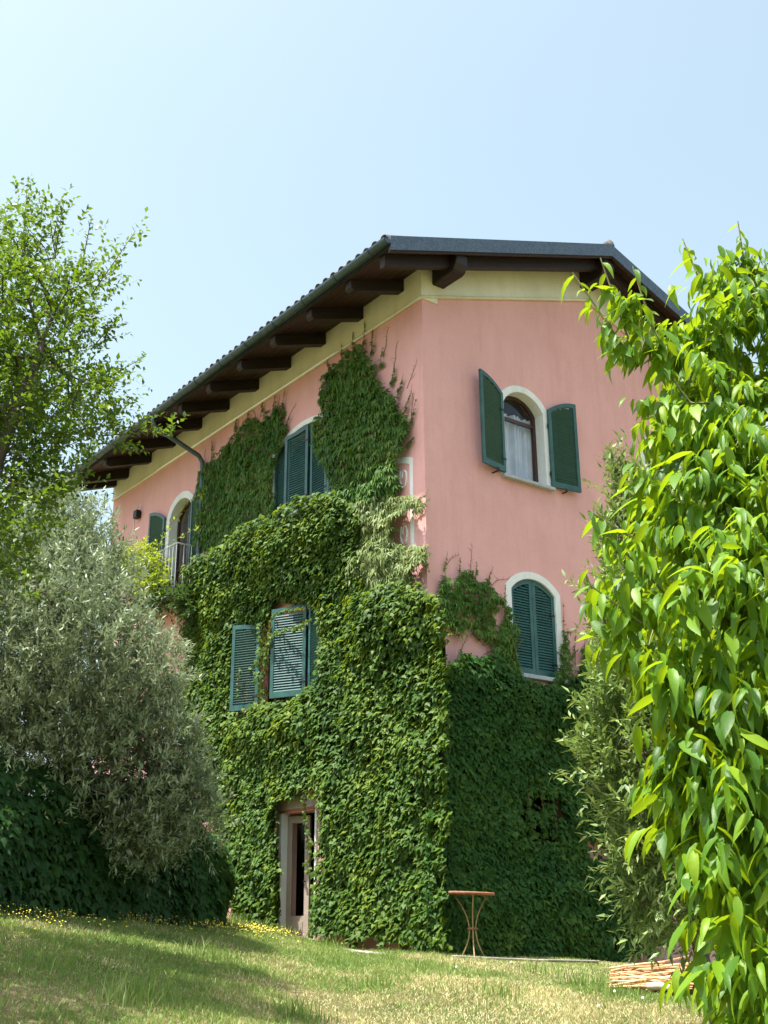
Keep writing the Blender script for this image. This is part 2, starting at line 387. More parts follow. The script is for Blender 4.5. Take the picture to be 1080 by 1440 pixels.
CREEP_3 = [(1.63, 6.73), (0.99, 6.6), (0.46, 6.49), (-0.18, 6.22), (-0.21, 6.12), (0.21, 6.08), (0.55, 6.01), (0.56, 5.79), (0.3, 5.61), (-0.19, 5.43), (-0.21, 5.26), (0.14, 5.21), (0.22, 4.89), (1.58, 5.14), (1.66, 6.03)]
CREEP_4 = [(0.08, 4.29), (0.09, 4.65), (0.21, 5.2), (0.32, 5.33), (0.37, 5.07), (0.62, 5.28), (0.79, 5.31), (0.92, 5.2), (1.18, 5.29), (1.31, 5.01), (1.42, 4.92), (1.18, 4.72), (1.2, 4.24), (1.0, 4.37), (0.66, 4.43), (0.58, 4.29), (0.25, 4.42)]
CREEP_5 = [(1.12, 3.96), (1.29, 4.52), (1.48, 4.98), (1.61, 4.67), (1.59, 4.29), (1.68, 3.87)]
CREEP_6 = [(2.33, 3.73), (2.62, 4.49), (2.68, 4.83), (2.74, 4.11), (3.08, 4.04), (2.97, 4.53), (3.23, 4.29), (3.39, 4.53), (3.51, 3.81), (2.86, 3.68)]
OLIVE = [(-5.42, 0.52, 4.34, 1.0), (-5.06, 0.13, 4.1, 0.68), (-4.4, 0.1, 3.34, 0.46), (-5.24, 0.45, 4.82, 0.47), (-5.71, -0.1, 3.17, 1.31), (-5.14, -0.57, 2.85, 0.92), (-4.43, -0.39, 2.96, 0.49), (-5.4, 0.03, 2.14, 1.15), (-4.69, -0.52, 2.06, 0.86), (-4.08, -0.31, 1.66, 0.47), (-6.37, 0.82, 3.42, 1.52), (-6.28, 0.79, 2.01, 1.31), (-4.89, -0.06, 1.49, 0.54), (-4.28, -0.46, 1.49, 0.47), (-4.43, -0.26, 1.38, 0.52), (-5.46, 0.66, 5.27, 0.34), (-4.39, -0.4, 2.33, 0.46), (-4.58, -0.42, 1.93, 0.46), (-4.13, -0.76, 1.66, 0.38), (-4.04, -0.8, 1.37, 0.34), (-4.37, -0.86, 1.46, 0.39), (-4.65, -0.72, 1.2, 0.35), (-4.23, -0.59, 2.16, 0.37), (-4.08, -0.78, 1.77, 0.29)]
OLIVE_ROOT = (-4.7, 0.7, 0.5)
LTREE = [(-7.19, -4.0, 4.33, 0.51), (-7.46, -3.92, 4.97, 0.51), (-7.09, -4.15, 5.12, 0.32), (-7.42, -3.93, 5.71, 0.26), (-6.89, -4.33, 5.44, 0.19), (-6.79, -4.48, 5.64, 0.08), (-7.01, -4.17, 5.88, 0.13), (-7.24, -4.09, 5.97, 0.11), (-7.48, -3.91, 6.11, 0.09), (-7.0, -4.29, 4.77, 0.23), (-6.85, -4.45, 4.25, 0.21), (-6.73, -4.61, 4.47, 0.12), (-6.64, -4.54, 4.03, 0.09), (-6.51, -4.71, 3.96, 0.1), (-6.84, -4.35, 3.99, 0.22), (-7.14, -4.13, 3.81, 0.34), (-7.42, -4.35, 3.11, 0.32), (-7.88, -3.8, 5.08, 0.62), (-7.84, -3.71, 4.02, 0.76), (-7.77, -3.93, 2.94, 0.62), (-8.39, -3.48, 5.84, 0.69), (-8.56, -3.45, 4.51, 0.92), (-7.4, -4.57, 2.59, 0.12), (-8.63, -4.86, 3.01, 0.75), (-9.0, -4.4, 4.41, 0.82), (-8.84, -5.53, 2.05, 0.54), (-9.18, -5.18, 3.04, 0.65), (-9.62, -4.64, 4.18, 0.71), (-9.38, -5.96, 2.05, 0.48), (-6.81, -2.68, 5.0, 0.56), (-7.12, -2.58, 5.75, 0.57), (-6.69, -2.84, 5.93, 0.35), (-7.07, -2.59, 6.61, 0.29), (-6.58, -3.01, 5.51, 0.25), (-6.41, -3.2, 4.91, 0.23), (-6.4, -3.08, 4.61, 0.24), (-6.74, -2.83, 4.4, 0.37), (-7.07, -3.09, 3.59, 0.35), (-7.61, -2.44, 5.87, 0.68), (-7.55, -2.34, 4.64, 0.84), (-7.48, -2.6, 3.39, 0.68), (-7.34, -3.74, 3.89, 0.42), (-7.49, -3.49, 4.57, 0.46), (-7.06, -2.68, 4.87, 0.51), (-7.03, -3.74, 3.66, 0.27), (-6.83, -3.49, 4.62, 0.3), (-7.41, -3.51, 5.65, 0.3)]
LTREE_BRANCH = [(-7.38, -3.73, 0.98, 0.0), (-7.45, -3.71, 1.87, 0.01), (-7.51, -3.79, 2.64, 0.01), (-7.48, -3.91, 3.68, 0.01), (-7.34, -3.95, 4.3, 0.01), (-7.28, -4.08, 4.64, 0.01)]
PEACH = [(-6.89, -10.12, 2.17, 0.24), (-7.13, -10.12, 1.96, 0.18), (-7.31, -10.04, 2.19, 0.09), (-6.78, -10.1, 2.55, 0.11), (-6.95, -10.04, 2.53, 0.06), (-7.17, -10.24, 1.61, 0.27), (-7.53, -10.1, 1.37, 0.09), (-7.53, -10.09, 1.24, 0.1), (-7.3, -10.22, 1.2, 0.3), (-7.57, -10.21, 1.03, 0.1), (-7.39, -10.28, 0.85, 0.24), (-7.56, -10.22, 0.77, 0.07), (-7.44, -10.37, 0.57, 0.21), (-7.55, -10.4, 0.33, 0.1), (-6.66, -10.31, 2.22, 0.27), (-6.77, -10.32, 1.56, 0.38), (-6.89, -10.31, 0.99, 0.39), (-7.01, -10.3, 0.5, 0.31), (-7.55, -10.4, 0.24, 0.07), (-7.52, -10.43, 0.42, 0.1), (-7.46, -10.35, 0.17, 0.13), (-7.44, -10.21, 0.72, 0.13), (-7.29, -10.25, 0.96, 0.23), (-7.29, -10.24, 0.62, 0.17), (-7.38, -10.3, 0.27, 0.11), (-7.02, -10.11, 1.88, 0.18), (-7.05, -10.07, 1.5, 0.29), (-7.34, -10.0, 2.24, 0.08), (-7.3, -10.06, 2.09, 0.05), (-7.04, -10.07, 2.23, 0.12), (-6.89, -10.12, 2.37, 0.13), (-6.76, -10.14, 2.6, 0.1)]
PEACH_ROOT = (-7.0, -10.14, -0.06, 0.0)
OLEANDER = [(-2.75, -6.14, 3.88, 0.21), (-2.93, -6.09, 3.41, 0.18), (-2.59, -6.18, 3.33, 0.42), (-3.0, -6.16, 2.77, 0.26), (-3.08, -6.06, 2.54, 0.16), (-2.6, -6.33, 2.56, 0.58), (-3.06, -6.24, 2.17, 0.28), (-3.24, -6.18, 1.88, 0.19), (-2.96, -6.37, 1.61, 0.46), (-3.25, -6.18, 1.45, 0.22), (-3.14, -6.3, 1.08, 0.24), (-2.68, -6.56, 1.14, 0.59), (-3.13, -6.31, 0.68, 0.21), (-2.84, -6.35, 0.53, 0.32), (-2.23, -6.66, 1.97, 0.85), (-2.06, -6.73, 3.41, 0.72)]
OLEANDER_ROOT = (-2.56, -6.38, -0.04, 0.01)
HEDGE_PTS = [(-2.34, 1.23, 0.42, 0.01), (-3.73, -0.06, 0.47, 0.01), (-5.18, -0.92, 0.52, 0.01), (-6.23, -1.48, 0.54, 0.01), (-8.04, -1.82, 0.61, 0.01)]
STRAW = [(-0.9, -3.85, 0.01, 0.01), (-0.43, -4.56, -0.01, 0.01), (-1.0, -4.35, -0.08, 0.01), (-0.76, -4.54, -0.08, 0.01)]
TABLE = [(-0.09, -0.87, 0.11, 0.01)]
HEDGE_LINE = [(-2.3, 2.0), (-2.75, 1.1), (-3.9, 0.2), (-5.0, -.3), (-6.0, -.75), (-8.5, -1.5)]
DRYC = (-2.94, -4.21)
TUFTS = [(-6.38, -4.54), (-6.14, -4.25), (-6.6, -3.55), (-4.96, -4.43), (-3.31, -3.08), (-2.63, -4.05), (-1.03, -3.56), (-1.51, -5.53), (-0.74, -2.67), (-1.42, -4.29), (-4.49, -2.27), (-1.79, -2.27)]
FLOWER_LINE = [(-7.23, -1.83), (-6.16, -1.32), (-5.3, -0.89), (-4.31, -0.4), (-3.11, 0.22), (-1.27, 1.6)]
CLOVER = [(-2.62, -5.24), (-1.71, -4.59), (-1.8, -5.37), (-1.0, -4.59), (-0.83, -2.32), (-1.96, -2.72), (-1.38, -5.37), (-1.8, -4.99)]


# ------------------------------------------------------------------ ground
def build_ground():
    xs = np.concatenate([[-400,-150,-60,-35], np.arange(-24, 14, .35), [20,35,60,150,400]])
    ys = np.concatenate([[-400,-150,-60,-35], np.arange(-22, 14, .35), [20,35,60,150,400]])
    X, Y = np.meshgrid(xs, ys, indexing='ij'); Z = ground_z(X, Y)
    n, m = X.shape; W = np.stack([X, Y, Z], -1).reshape(-1, 3); F = []
    for i in range(n-1):
        for j in range(m-1):
            a = i*m+j; F += [(a, a+m, a+m+1), (a, a+m+1, a+1)]
    tri_mesh('lawn', W, np.array(F), MT['ground'], None, True, 'structure')
build_ground()

# ------------------------------------------------------------------ house
ROOF_END = 11.42; WL = 11.35; WG = 7.6; RX = 3.80; SL = .356; ZR = 11.66; YV = -.68; EX = 1.12
def rtop(x): return ZR - SL*abs(x-RX)
house = empty('house', (0, 0, 0), 'tall pink stucco house with green louvred shutters and dark timber eaves, half covered in ivy', 'house')
TH = .30
def TLw(u, v, w_): return (w_, u, v)           # left wall: u=Y, v=z, depth +x
def TGw(u, v, w_): return (u, w_, v)           # gable wall: u=X, v=z, depth +y

# openings in the left wall: (centre, halfwidth, z0, spring, crown)
OL = {'upper': (3.30, .98, 7.05, 8.34, 8.62), 'mid': (3.60, 1.17, 3.80, 5.15, 5.40), 'far': (7.86, .50, 6.42, 8.28, 8.62),
      'low': (7.55, .5, 3.62, 4.65, 4.88), 'small': (10.98, .34, 7.30, 8.22, 8.40), 'door': (3.235, .52, -.2, 2.03, 2.03)}
OG = {'upper': (2.095, .45, 7.00, 8.30, 8.57), 'lower': (2.105, .475, 3.86, 5.17, 5.39), 'ground': (2.05, .46, 1.38, 2.22, 2.22),
      'right': (5.50, .45, 7.00, 8.30, 8.57), 'rightlow': (5.50, .45, 3.86, 5.17, 5.39)}
poly_extrude([(0, -.8), (WL, -.8), (WL, 9.60), (0, 9.60)], [arch(*v) for v in OL.values()], TLw, TH).build('wall', MT['pink'], house)['label'] = 'long pink wall under the eaves, facing left'
gz = lambda x: 9.60 + .335*min(x, WG-x)
poly_extrude([(.002, -.8), (WG, -.8), (WG, 9.60), (WG/2, gz(WG/2)), (.002, gz(.002))], [arch(*v) for v in OG.values()], lambda u, v, w_: (u, w_-.002, v), TH).build('wall', MT['pink'], house)['label'] = 'pink gable wall with arched windows'
# the corner strip of the gable belongs to the left wall's end face; back walls close the house
MB().box((WG-TH, TH+.002, -.8), (WG, WL, 9.6)).build('wall', MT['pink'], house)
poly_extrude([(TH+.002, -.8), (WG-TH-.002, -.8), (WG-TH-.002, 9.60), (WG/2, gz(WG/2)), (TH+.002, gz(TH))], [], lambda u, v, w_: (u, WL-TH+w_, v), TH).build('wall', MT['pink'], house)
# little triangle over the left wall's end
for z in (.0, 3.1, 6.35):
    MB().box((TH+.003, TH+.003, z-.18), (WG-TH-.003, WL-TH-.003, z)).build('floor', MT['darkwood'], house)
MB().box((TH+.003, TH+.003, 9.3), (WG-TH-.003, WL-TH-.003, 9.4)).build('ceiling', MT['interior'], house)
# partition walls inside, which the open windows look on to
MB().box((TH+.01, 1.9, -.79), (WG-TH-.01, 2.0, 9.299)).build('partition', MT['interior'], house)
MB().box((1.9, 2.001, -.79), (2.0, WL-TH-.01, 9.298)).build('partition', MT['interior'], house)

# cream band under the eaves (proud of the pink, with a small roll at its foot)
pr = -.03
cb = MB()
cb.box((pr, pr, 9.60), (TH, WL, 10.16))
cb.build('cornice', MT['cream'], house)
def gband(x0, x1):
    q = [(x0, gz(x0)), (x1, gz(x1)), (x1, rtop(x1)-.20), (x0, rtop(x0)-.20)]
    return q
m_ = MB()
for a, b in ((pr+.002, WG/2), (WG/2, WG)):
    m_.add([TGw(u, v, pr-.002) for u, v in gband(a, b)] + [TGw(u, v, TH) for u, v in gband(a, b)], [(0,1,2,3),(7,6,5,4),(0,4,5,1),(1,5,6,2),(2,6,7,3),(3,7,4,0)])
m_.build('cornice', MT['cream'], house)
m_ = MB(); m_.tube([(pr, pr, 9.615), (pr, WL, 9.615)], .028, 8); m_.tube([(pr, pr, 9.615), (WG/2, pr, gz(WG/2)+.015), (WG, pr, 9.615)], .028, 8)
m_.build('moulding', MT['cream'], house, smooth=True)
m_ = MB()
m_.add([(x, WL-TH, z) for x, z in gband(TH, WG/2)] + [(x, WL+.002, z) for x, z in gband(TH, WG/2)], [(0,1,2,3),(7,6,5,4),(0,4,5,1),(1,5,6,2),(2,6,7,3),(3,7,4,0)])
m_.add([(x, WL-TH, z) for x, z in gband(WG/2, WG)] + [(x, WL+.002, z) for x, z in gband(WG/2, WG)], [(0,1,2,3),(7,6,5,4),(0,4,5,1),(1,5,6,2),(2,6,7,3),(3,7,4,0)])
m_.build('cornice', MT['cream'], house)

# roof: deck, boards, rafters, purlins, tiles
roof = MB()
def slab(x0, x1, t0, t1, y0=YV, y1=ROOF_END):
    vs = []
    for y in (y0, y1):
        for x, dz in ((x0, t0), (x1, t0), (x1, t1), (x0, t1)): vs.append((x, y, rtop(x)-dz))
    return MB().add(vs, [(0,1,2,3),(7,6,5,4),(0,4,5,1),(1,5,6,2),(2,6,7,3),(3,7,4,0)])
r1 = slab(-EX, RX, .02, .13); r2 = slab(RX, 2*RX+EX, .02, .13)
rf = MB().add(r1.v, r1.f).add(r2.v, r2.f).build('roof', MT['metal'], house)
rf['mw'] = [list(r) for r in Matrix.Identity(4)]
bw = .165; nb = int((RX+EX)/bw)
for side in (0, 1):
    for i in range(nb+1):
        xa = -EX+.01+i*bw; xb = min(xa+bw-.008, RX-.004)
        if xb-xa < .02: continue
        if side: xa, xb = 2*RX-xb, 2*RX-xa
        slab(xa, xb, .135, .157+.003*random.random(), YV+.03, ROOF_END-.02).build('soffit_board', MT['board'], rf)
# rafters over the left wall
yr = [-.02+.50, 1.58, 2.69, 3.81, 4.93, 6.05, 7.17, 8.32, 9.46, 10.6, 11.25]
for y in yr:
    m = MB(); x0, x1 = -EX+.05, .28; hw = .075
    z = lambda x: rtop(x)-.162
    prof = [(x1, z(x1)), (x0, z(x0)), (x0, z(x0)-.13), (x0+.05, z(x0)-.17), (x0+.14, z(x0+.14)-.20), (-.06, z(-.06)-.21), (x1, z(x1)-.21)]
    k = len(prof)
    m.add([(a, y-hw, b) for a, b in prof]+[(a, y+hw, b) for a, b in prof], [tuple(range(k)), tuple(range(2*k-1, k-1, -1))]+[(i, i+k, (i+1) % k+k, (i+1) % k) for i in range(k)])
    m.build('rafter', MT['woodx'], rf)
# barge rafters near the gable edge, both slopes
for s in (0, 1):
    xs = (-EX+.04, RX) if s == 0 else (RX, 2*RX+EX-.04)
    b = slab(xs[0], xs[1], .165, .36, -.47, -.35); b.build('rafter', MT['wood'], rf)
# metal edge (verge flashing)
for xs in ((-EX-.03, RX), (RX, 2*RX+EX+.03)):
    slab(xs[0], xs[1], -.035, .205, YV-.032, YV-.002).build('flashing', MT['metal'], rf)
    slab(xs[0], xs[1], -.036, -.012, YV, YV+.16).build('flashing', MT['metal'], rf)
    slab(xs[0], xs[1], .135, .235, YV+.0, YV+.028).build('barge_board', MT['board'], rf)
# purlins poking through the gable
def purlin(x0, x1, ztop, h, yend=-.62):
    m = MB(); prof = [(.28, ztop), (yend, ztop), (yend-.0, ztop-h*.55), (yend+.06, ztop-h*.9), (yend+.12, ztop-h), (.28, ztop-h)]
    k = len(prof)
    m.add([(x0, a, b) for a, b in prof]+[(x1, a, b) for a, b in prof], [tuple(range(k)), tuple(range(2*k-1, k-1, -1))]+[(i, i+k, (i+1) % k+k, (i+1) % k) for i in range(k)])
    return m.build('purlin', MT['wood'], rf, bevel=.012)
purlin(.20, .44, rtop(.20)-.166, .30)
purlin(3.66, 3.94, rtop(3.66)-.166, .36)
purlin(2*RX-.44, 2*RX-.20, rtop(.20)-.166, .30)
# tiles: the eaves course one by one, the rest of the covering together
def tile_mesh(L):
    m = MB(); n = 6; R = .085
    for (yy, rr) in ((0, R), (L, R*.86)):
        for k in range(n+1):
            a = PI*k/n; m.v.append((rr*math.cos(a)*1.0, yy, rr*math.sin(a)*.85))
        for k in range(n+1):
            a = PI*k/n; m.v.append(((rr-.014)*math.cos(a), yy, (rr-.014)*math.sin(a)*.85))
    q = 2*(n+1)
    for k in range(n):
        m.f += [(k, k+1, q+k+1, q+k), (n+1+k+1, n+1+k, q+n+1+k, q+n+1+k+1), (k, n+1+k, n+1+k+1, k+1)]
    return m
tm = tile_mesh(.46); tme = bpy.data.meshes.new('tile'); tme.from_pydata(tm.v, [], tm.f); tme.shade_smooth(); tme.materials.append(MT['tile'])
ang = math.atan(SL); nt_ = int((ROOF_END-YV)/.215)
for i in range(nt_):
    y = YV+.12+i*.215
    o = bpy.data.objects.new('tile', tme); COL.objects.link(o)
    x = -EX-.055+random.uniform(-.012, .012)
    # tile's own y runs up the slope (+x)
    Mx = Matrix.Translation((x, y+random.uniform(-.008,.008), rtop(x)+.045)) @ Matrix.Rotation(-ang, 4, 'Y') @ Matrix.Rotation(-PI/2+random.uniform(-.03,.03), 4, 'Z')
    o.matrix_basis = Mx; parent(o, rf)
m = MB()
for side in (0, 1):
    for i in range(nt_):
        y = YV+.12+i*.215
        for j in range(1 if side == 0 else 0, 12):
            x = -EX-.05+j*.405; xa, za = x, rtop(x)+.012; xb, zb = min(x+.44, RX), rtop(min(x+.44, RX))+.006
            if x > RX-.1: continue
            if side: xa, xb = 2*RX-xa, 2*RX-xb
            n = 4; v = []
            for (px, pz, R) in ((xa, za, .085), (xb, zb, .073)):
                for k in range(n+1):
                    a = PI*k/n; v.append((px, y+R*math.cos(a), pz+R*.85*math.sin(a)))
            m.add(v, [(k, k+1, n+2+k, n+1+k) for k in range(n)])
m.build('tiles', MT['tile'], rf, smooth=True)['kind'] = 'stuff'
MB().tube([(RX, YV-.02, ZR+.03), (RX, ROOF_END, ZR+.03)], .10, 10).build('ridge_cap', MT['tile'], rf, smooth=True)
# gutter (half round) with brackets, and the downpipe
m = MB(); n = 8; gy = (YV-.03, ROOF_END+.02); v = []
gxc, gzc = -EX-.075, rtop(-EX)-.045
for R in (.082, .074):
    for y in gy:
        for k in range(n+1):
            a = PI+PI*k/n; v.append((gxc+R*math.cos(a), y, gzc+R*math.sin(a)))
q = n+1; f = []
for k in range(n):
    f += [(k, k+1, q+k+1, q+k), (2*q+k+1, 2*q+k, 3*q+k, 3*q+k+1)]
    f += [(k, 2*q+k, 2*q+k+1, k+1), (q+k+1, 3*q+k+1, 3*q+k, q+k)]
f += [(0, q, 3*q, 2*q), (n, 2*q+n, 3*q+n, q+n)]
f += [tuple(range(n+1)), tuple(range(q, q+n+1))]
m.add(v, f); m.build('gutter', MT['gutter'], house, smooth=False)
for y in np.arange(-.3, ROOF_END, .9):
    MB().tube([(gxc+.089*math.cos(PI+PI*k/8), y, gzc+.089*math.sin(PI+PI*k/8)) for k in range(9)], .008, 5).build('gutter_bracket', MT['gutter'], rf)
dp = [(gxc, 6.92, gzc-.05), (gxc, 6.92, gzc-.17), (gxc+.06, 6.915, gzc-.28), (-.18, 6.88, 9.20), (-.10, 6.87, 9.08), (-.09, 6.87, 8.9), (-.09, 6.85, 6.4), (-.09, 6.84, 3.0), (-.09, 6.83, .2)]
MB().tube(dp, .048, 10).build('downpipe', MT['gutter'], house, smooth=True)

# ---- shutters
BAR = {}
def shutter(hx, hy, ang_deg, w_, z0, zh, zf, label=None, nsl=None, singles=True, th=.038, back=False):
    """leaf hinged at (hx,hy); ang = direction of the leaf in plan; height zh at the hinge, zf at the free edge"""
    a = math.radians(ang_deg); U = Vector((math.cos(a), math.sin(a), 0)); Wn = Vector((-math.sin(a), math.cos(a), 0))
    O = Vector((hx, hy, 0))
    def T(u, v, d): return O + U*u + Wn*(d-th/2) + Vector((0, 0, v))
    k = (zf-zh)/(w_*w_); top = lambda u: zf - k*(w_-u)**2
    s = .062; n = 7
    outer = [(0, z0), (w_, z0)] + [(w_-w_*i/n, top(w_-w_*i/n)) for i in range(n+1)]
    ui = [w_-s-(w_-2*s)*i/n for i in range(n+1)]
    inner = [(s, z0+.095), (w_-s, z0+.095)] + [(u, top(u)-.075) for u in ui]
    sh = poly_extrude(outer, [inner], T, th).build('shutter', MT['green'], house)
    if label: sh['label'] = label
    sh['mw'] = [list(r) for r in Matrix.Identity(4)]
    pitch = .043; H = z0+.115; slats = []
    while H < zf-.08:
        # width available at this height under the arched rail
        us = [u for u in np.linspace(s, w_-s, 30) if top(u)-.075 > H+.012]
        if len(us) > 4: slats.append((H, us[0]-.004, us[-1]+.004))
        H += pitch
    key = 'slat'
    if key not in BAR:
        b = MB().box((0, -.022, -.0035), (1, .022, .0035)); me = bpy.data.meshes.new('slat'); me.from_pydata(b.v, [], b.f); me.materials.append(MT['slat']); BAR[key] = me
    rot = Matrix((( U.x, Wn.x, 0, 0), (U.y, Wn.y, 0, 0), (0, 0, 1, 0), (0, 0, 0, 1)))
    jb = MB()
    for (h, a0, a1) in slats:
        tilt = math.radians(random.gauss(44 if back else 58, 1.5))*(-1 if (side_sign(Wn, O) > 0) != back else 1)
        mm = Matrix.Translation(T(a0, h, th/2)) @ rot @ Matrix.Rotation(tilt, 4, 'X') @ Matrix.Diagonal((a1-a0, 1, 1, 1))
        if singles:
            o = bpy.data.objects.new('slat', BAR[key]); COL.objects.link(o); o.matrix_basis = mm; parent(o, sh)
        else: jb.box((0, -.022, -.0035), (1, .022, .0035), mm)
    if not singles: jb.build('slats', MT['slat'], sh)['kind'] = 'stuff'
    # hinge straps
    m = MB()
    for zz in (z0+.22, zh-.30):
        m.tube([T(-.012, zz-.04, th/2), T(-.012, zz+.04, th/2)], .011, 6)
        m.box((-.01, -.003, -.014), (.11, .003, .014), Matrix.Translation(T(0, zz, th+.003)) @ rot)
    m.build('hinge', MT['iron'], sh)
    return sh
def side_sign(Wn, O):
    # slats slope down and outwards as seen from the camera's side
    return 1 if Wn.dot(Vector((CAMP.x, CAMP.y, 0))-O) > 0 else -1

def surround(T, c, hw, z0, zs, zt, wd=.105, proud=-.018, dep=.018, bottom=False):
    o = arch(c, hw+wd, z0, zs+.04, zt+wd, 18); i = arch(c, hw, z0, zs, zt, 18)
    # open-bottomed band: outer loop then inner loop reversed
    loop = [o[0]] + [i[0]] + list(reversed(i[2:])) + [i[1]] + [o[1]] + o[2:]
    return poly_extrude(loop, [], lambda u, v, d: T(u, v, proud+d), dep).build('window_surround', MT['white'], house)

def reveal(T, c, hw, z0, zs, zt, depth=.17):
    i = arch(c, hw, z0, zs, zt, 18); m = MB(); k = len(i)
    j = arch(c, hw-.008, z0+.004, zs-.004, zt-.008, 18)
    m.add([T(u, v, -.016) for u, v in j] + [T(u, v, depth) for u, v in j] + [T(u, v, -.016) for u, v in i] + [T(u, v, depth) for u, v in i],
          [(a, (a+1) % k, (a+1) % k+k, a+k) for a in range(k)] + [(a, a+2*k, (a+1) % k+2*k, (a+1) % k) for a in range(k)])
    return m.build('window_reveal', MT['white'], house)

def window(T, c, hw, z0, zs, zt, depth=.17, mullion=True, label=None, transom=None, curtain=False, glass=True):
    o = arch(c, hw-.009, z0+.005, zs-.005, zt-.009, 16); i = arch(c, hw-.065, z0+.07, zs-.03, zt-.07, 16)
    wn = poly_extrude(o, [i], lambda u, v, d: T(u, v, depth+d), .055).build('window', MT['brownframe'], house)
    wn['mw'] = [list(r) for r in Matrix.Identity(4)]
    if label: wn['label'] = label
    if glass: poly_extrude(arch(c, hw-.064, z0+.069, zs-.03, zt-.071, 16), [], lambda u, v, d: T(u, v, depth+.025+d), .006).build('pane', MT['glass'], wn)
    if mullion:
        b = MB(); p0 = T(c-.035, z0+.07, depth+.004); p1 = T(c+.035, zt-.07, depth+.05)
        b.box(tuple(min(a, q) for a, q in zip(p0, p1)), tuple(max(a, q) for a, q in zip(p0, p1))); b.build('mullion', MT['brownframe'], wn)
    if transom:
        b = MB(); p0 = T(c-hw+.064, transom-.03, depth+.006); p1 = T(c+hw-.064, transom+.03, depth+.048)
        b.box(tuple(min(a, q) for a, q in zip(p0, p1)), tuple(max(a, q) for a, q in zip(p0, p1))); b.build('transom', MT['brownframe'], wn)
    if curtain:
        n = 90; v = []; f = []
        for a in range(n+1):
            t = a/n; u = c-hw+.03 + t*(2*hw-.06)
            if not (.30 < t < .99): continue
            if False: continue
            dd = depth+.13+.035*math.sin(t*47+2*math.sin(t*9))+.03*math.sin(t*17+1)
            v += [T(u, z0+.02, dd), T(u, zt-.30, dd-.01)]
        q = len(v)//2
        f = [(2*a, 2*a+2, 2*a+3, 2*a+1) for a in range(q-1)]
        MB().add(v, f).build('curtain', MT['curtain'], wn, smooth=True)
    return wn

def sill(T, c, hw, z0, ext=.11, mat='stone', out=.10, h=.05):
    p0 = T(c-hw-ext, z0-h, -out); p1 = T(c+hw+ext, z0+.003, .16)
    MB().box(tuple(min(a, q) for a, q in zip(p0, p1)), tuple(max(a, q) for a, q in zip(p0, p1))).build('window_sill', MT[mat], house, bevel=.006)

# gable upper window, open shutters
c, hw, z0, zs, zt = OG['upper']
surround(TGw, c, hw, z0, zs, zt); reveal(TGw, c, hw, z0, zs, zt); sill(TGw, c, hw, z0)
window(TGw, c, hw, z0, zs, zt, mullion=False, transom=8.12, curtain=True, label='open arched window with brown frame and blue-grey curtain')
shutter(1.60, -.045, 180+12, .60, 7.03, 8.40, 8.62, 'green shutter swung half open left of the arched window', back=True)
shutter(2.62, -.045, -7, .60, 7.03, 8.40, 8.62, 'green shutter folded back right of the arched window', back=True)
for x, y in ((1.36, -.14), (2.9, -.10)):
    MB().box((x-.012, y-.01, 6.975), (x+.012, -.001, 6.99)).box((x-.05, y-.015, 6.975), (x+.012, y-.011, 7.03)).build('shutter_catch', MT['iron'], house)

# gable lower window, closed shutters
c, hw, z0, zs, zt = OG['lower']
surround(TGw, c, hw, z0, zs, zt); sill(TGw, c, hw, z0, h=.06); reveal(TGw, c, hw, z0, zs, zt, .2)
shutter(c-hw+.01, .035, 0, hw-.014, z0+.01, zs+.0, zt-.01, 'closed green shutter leaf, left half of the arched pair')
shutter(c+hw-.01, .035, 180, hw-.014, z0+.01, zs+.0, zt-.01, 'closed green shutter leaf, right half of the arched pair')
# ground window in the ivy, and the windows behind the peach tree
for kx in ('ground', 'right', 'rightlow'):
    c, hw, z0, zs, zt = OG[kx]
    window(TGw, c, hw, z0, zs, zt)
    if kx != 'ground': surround(TGw, c, hw, z0, zs, zt); sill(TGw, c, hw, z0)
shutter(4.98, -.045, 180, .0001+.5, 7.03, 8.40, 8.62, 'green shutter folded back beside the far right window', singles=False) if False else None
# left wall, upper: four leaves
c, hw, z0, zs, zt = OL['upper']
surround(TLw, c, hw, z0, zs, zt, .09); reveal(TLw, c, hw, z0, zs, zt, .2); sill(TLw, c, hw, z0)
zq = zt-.07
shutter(.03, c+hw-.01, -90, .49, z0+.01, zs, zq, 'closed green shutter leaf, first from the downpipe, under the eaves')
shutter(.0, 3.16, 90+9, .60, z0+.01, zt-.02, zq-.02, 'closed green shutter leaf, second from the downpipe, under the eaves')
shutter(.03, 2.62, 90, .50, z0+.01, zq-.10, zt-.02, 'closed green shutter leaf half hidden by creeper, under the eaves')
shutter(.03, 2.33, 90, .28, z0+.01, zs, zq-.12, None)
# left wall, middle: one folded out, one ajar, one closed
c, hw, z0, zs, zt = OL['mid']

shutter(-.07, 4.47, 90+27, .56, 3.80, 5.24, 5.30, 'green shutter leaf opened outwards at the left of the ivy-framed window', back=True)
shutter(-.05, 3.05, 90+27, .66, 3.82, 5.36, 5.30, 'green shutter leaf ajar with a tendril across it')
shutter(-.05, 2.96, -90-6, .50, 3.82, 5.36, 5.20, 'green shutter leaf half buried in ivy', back=True)
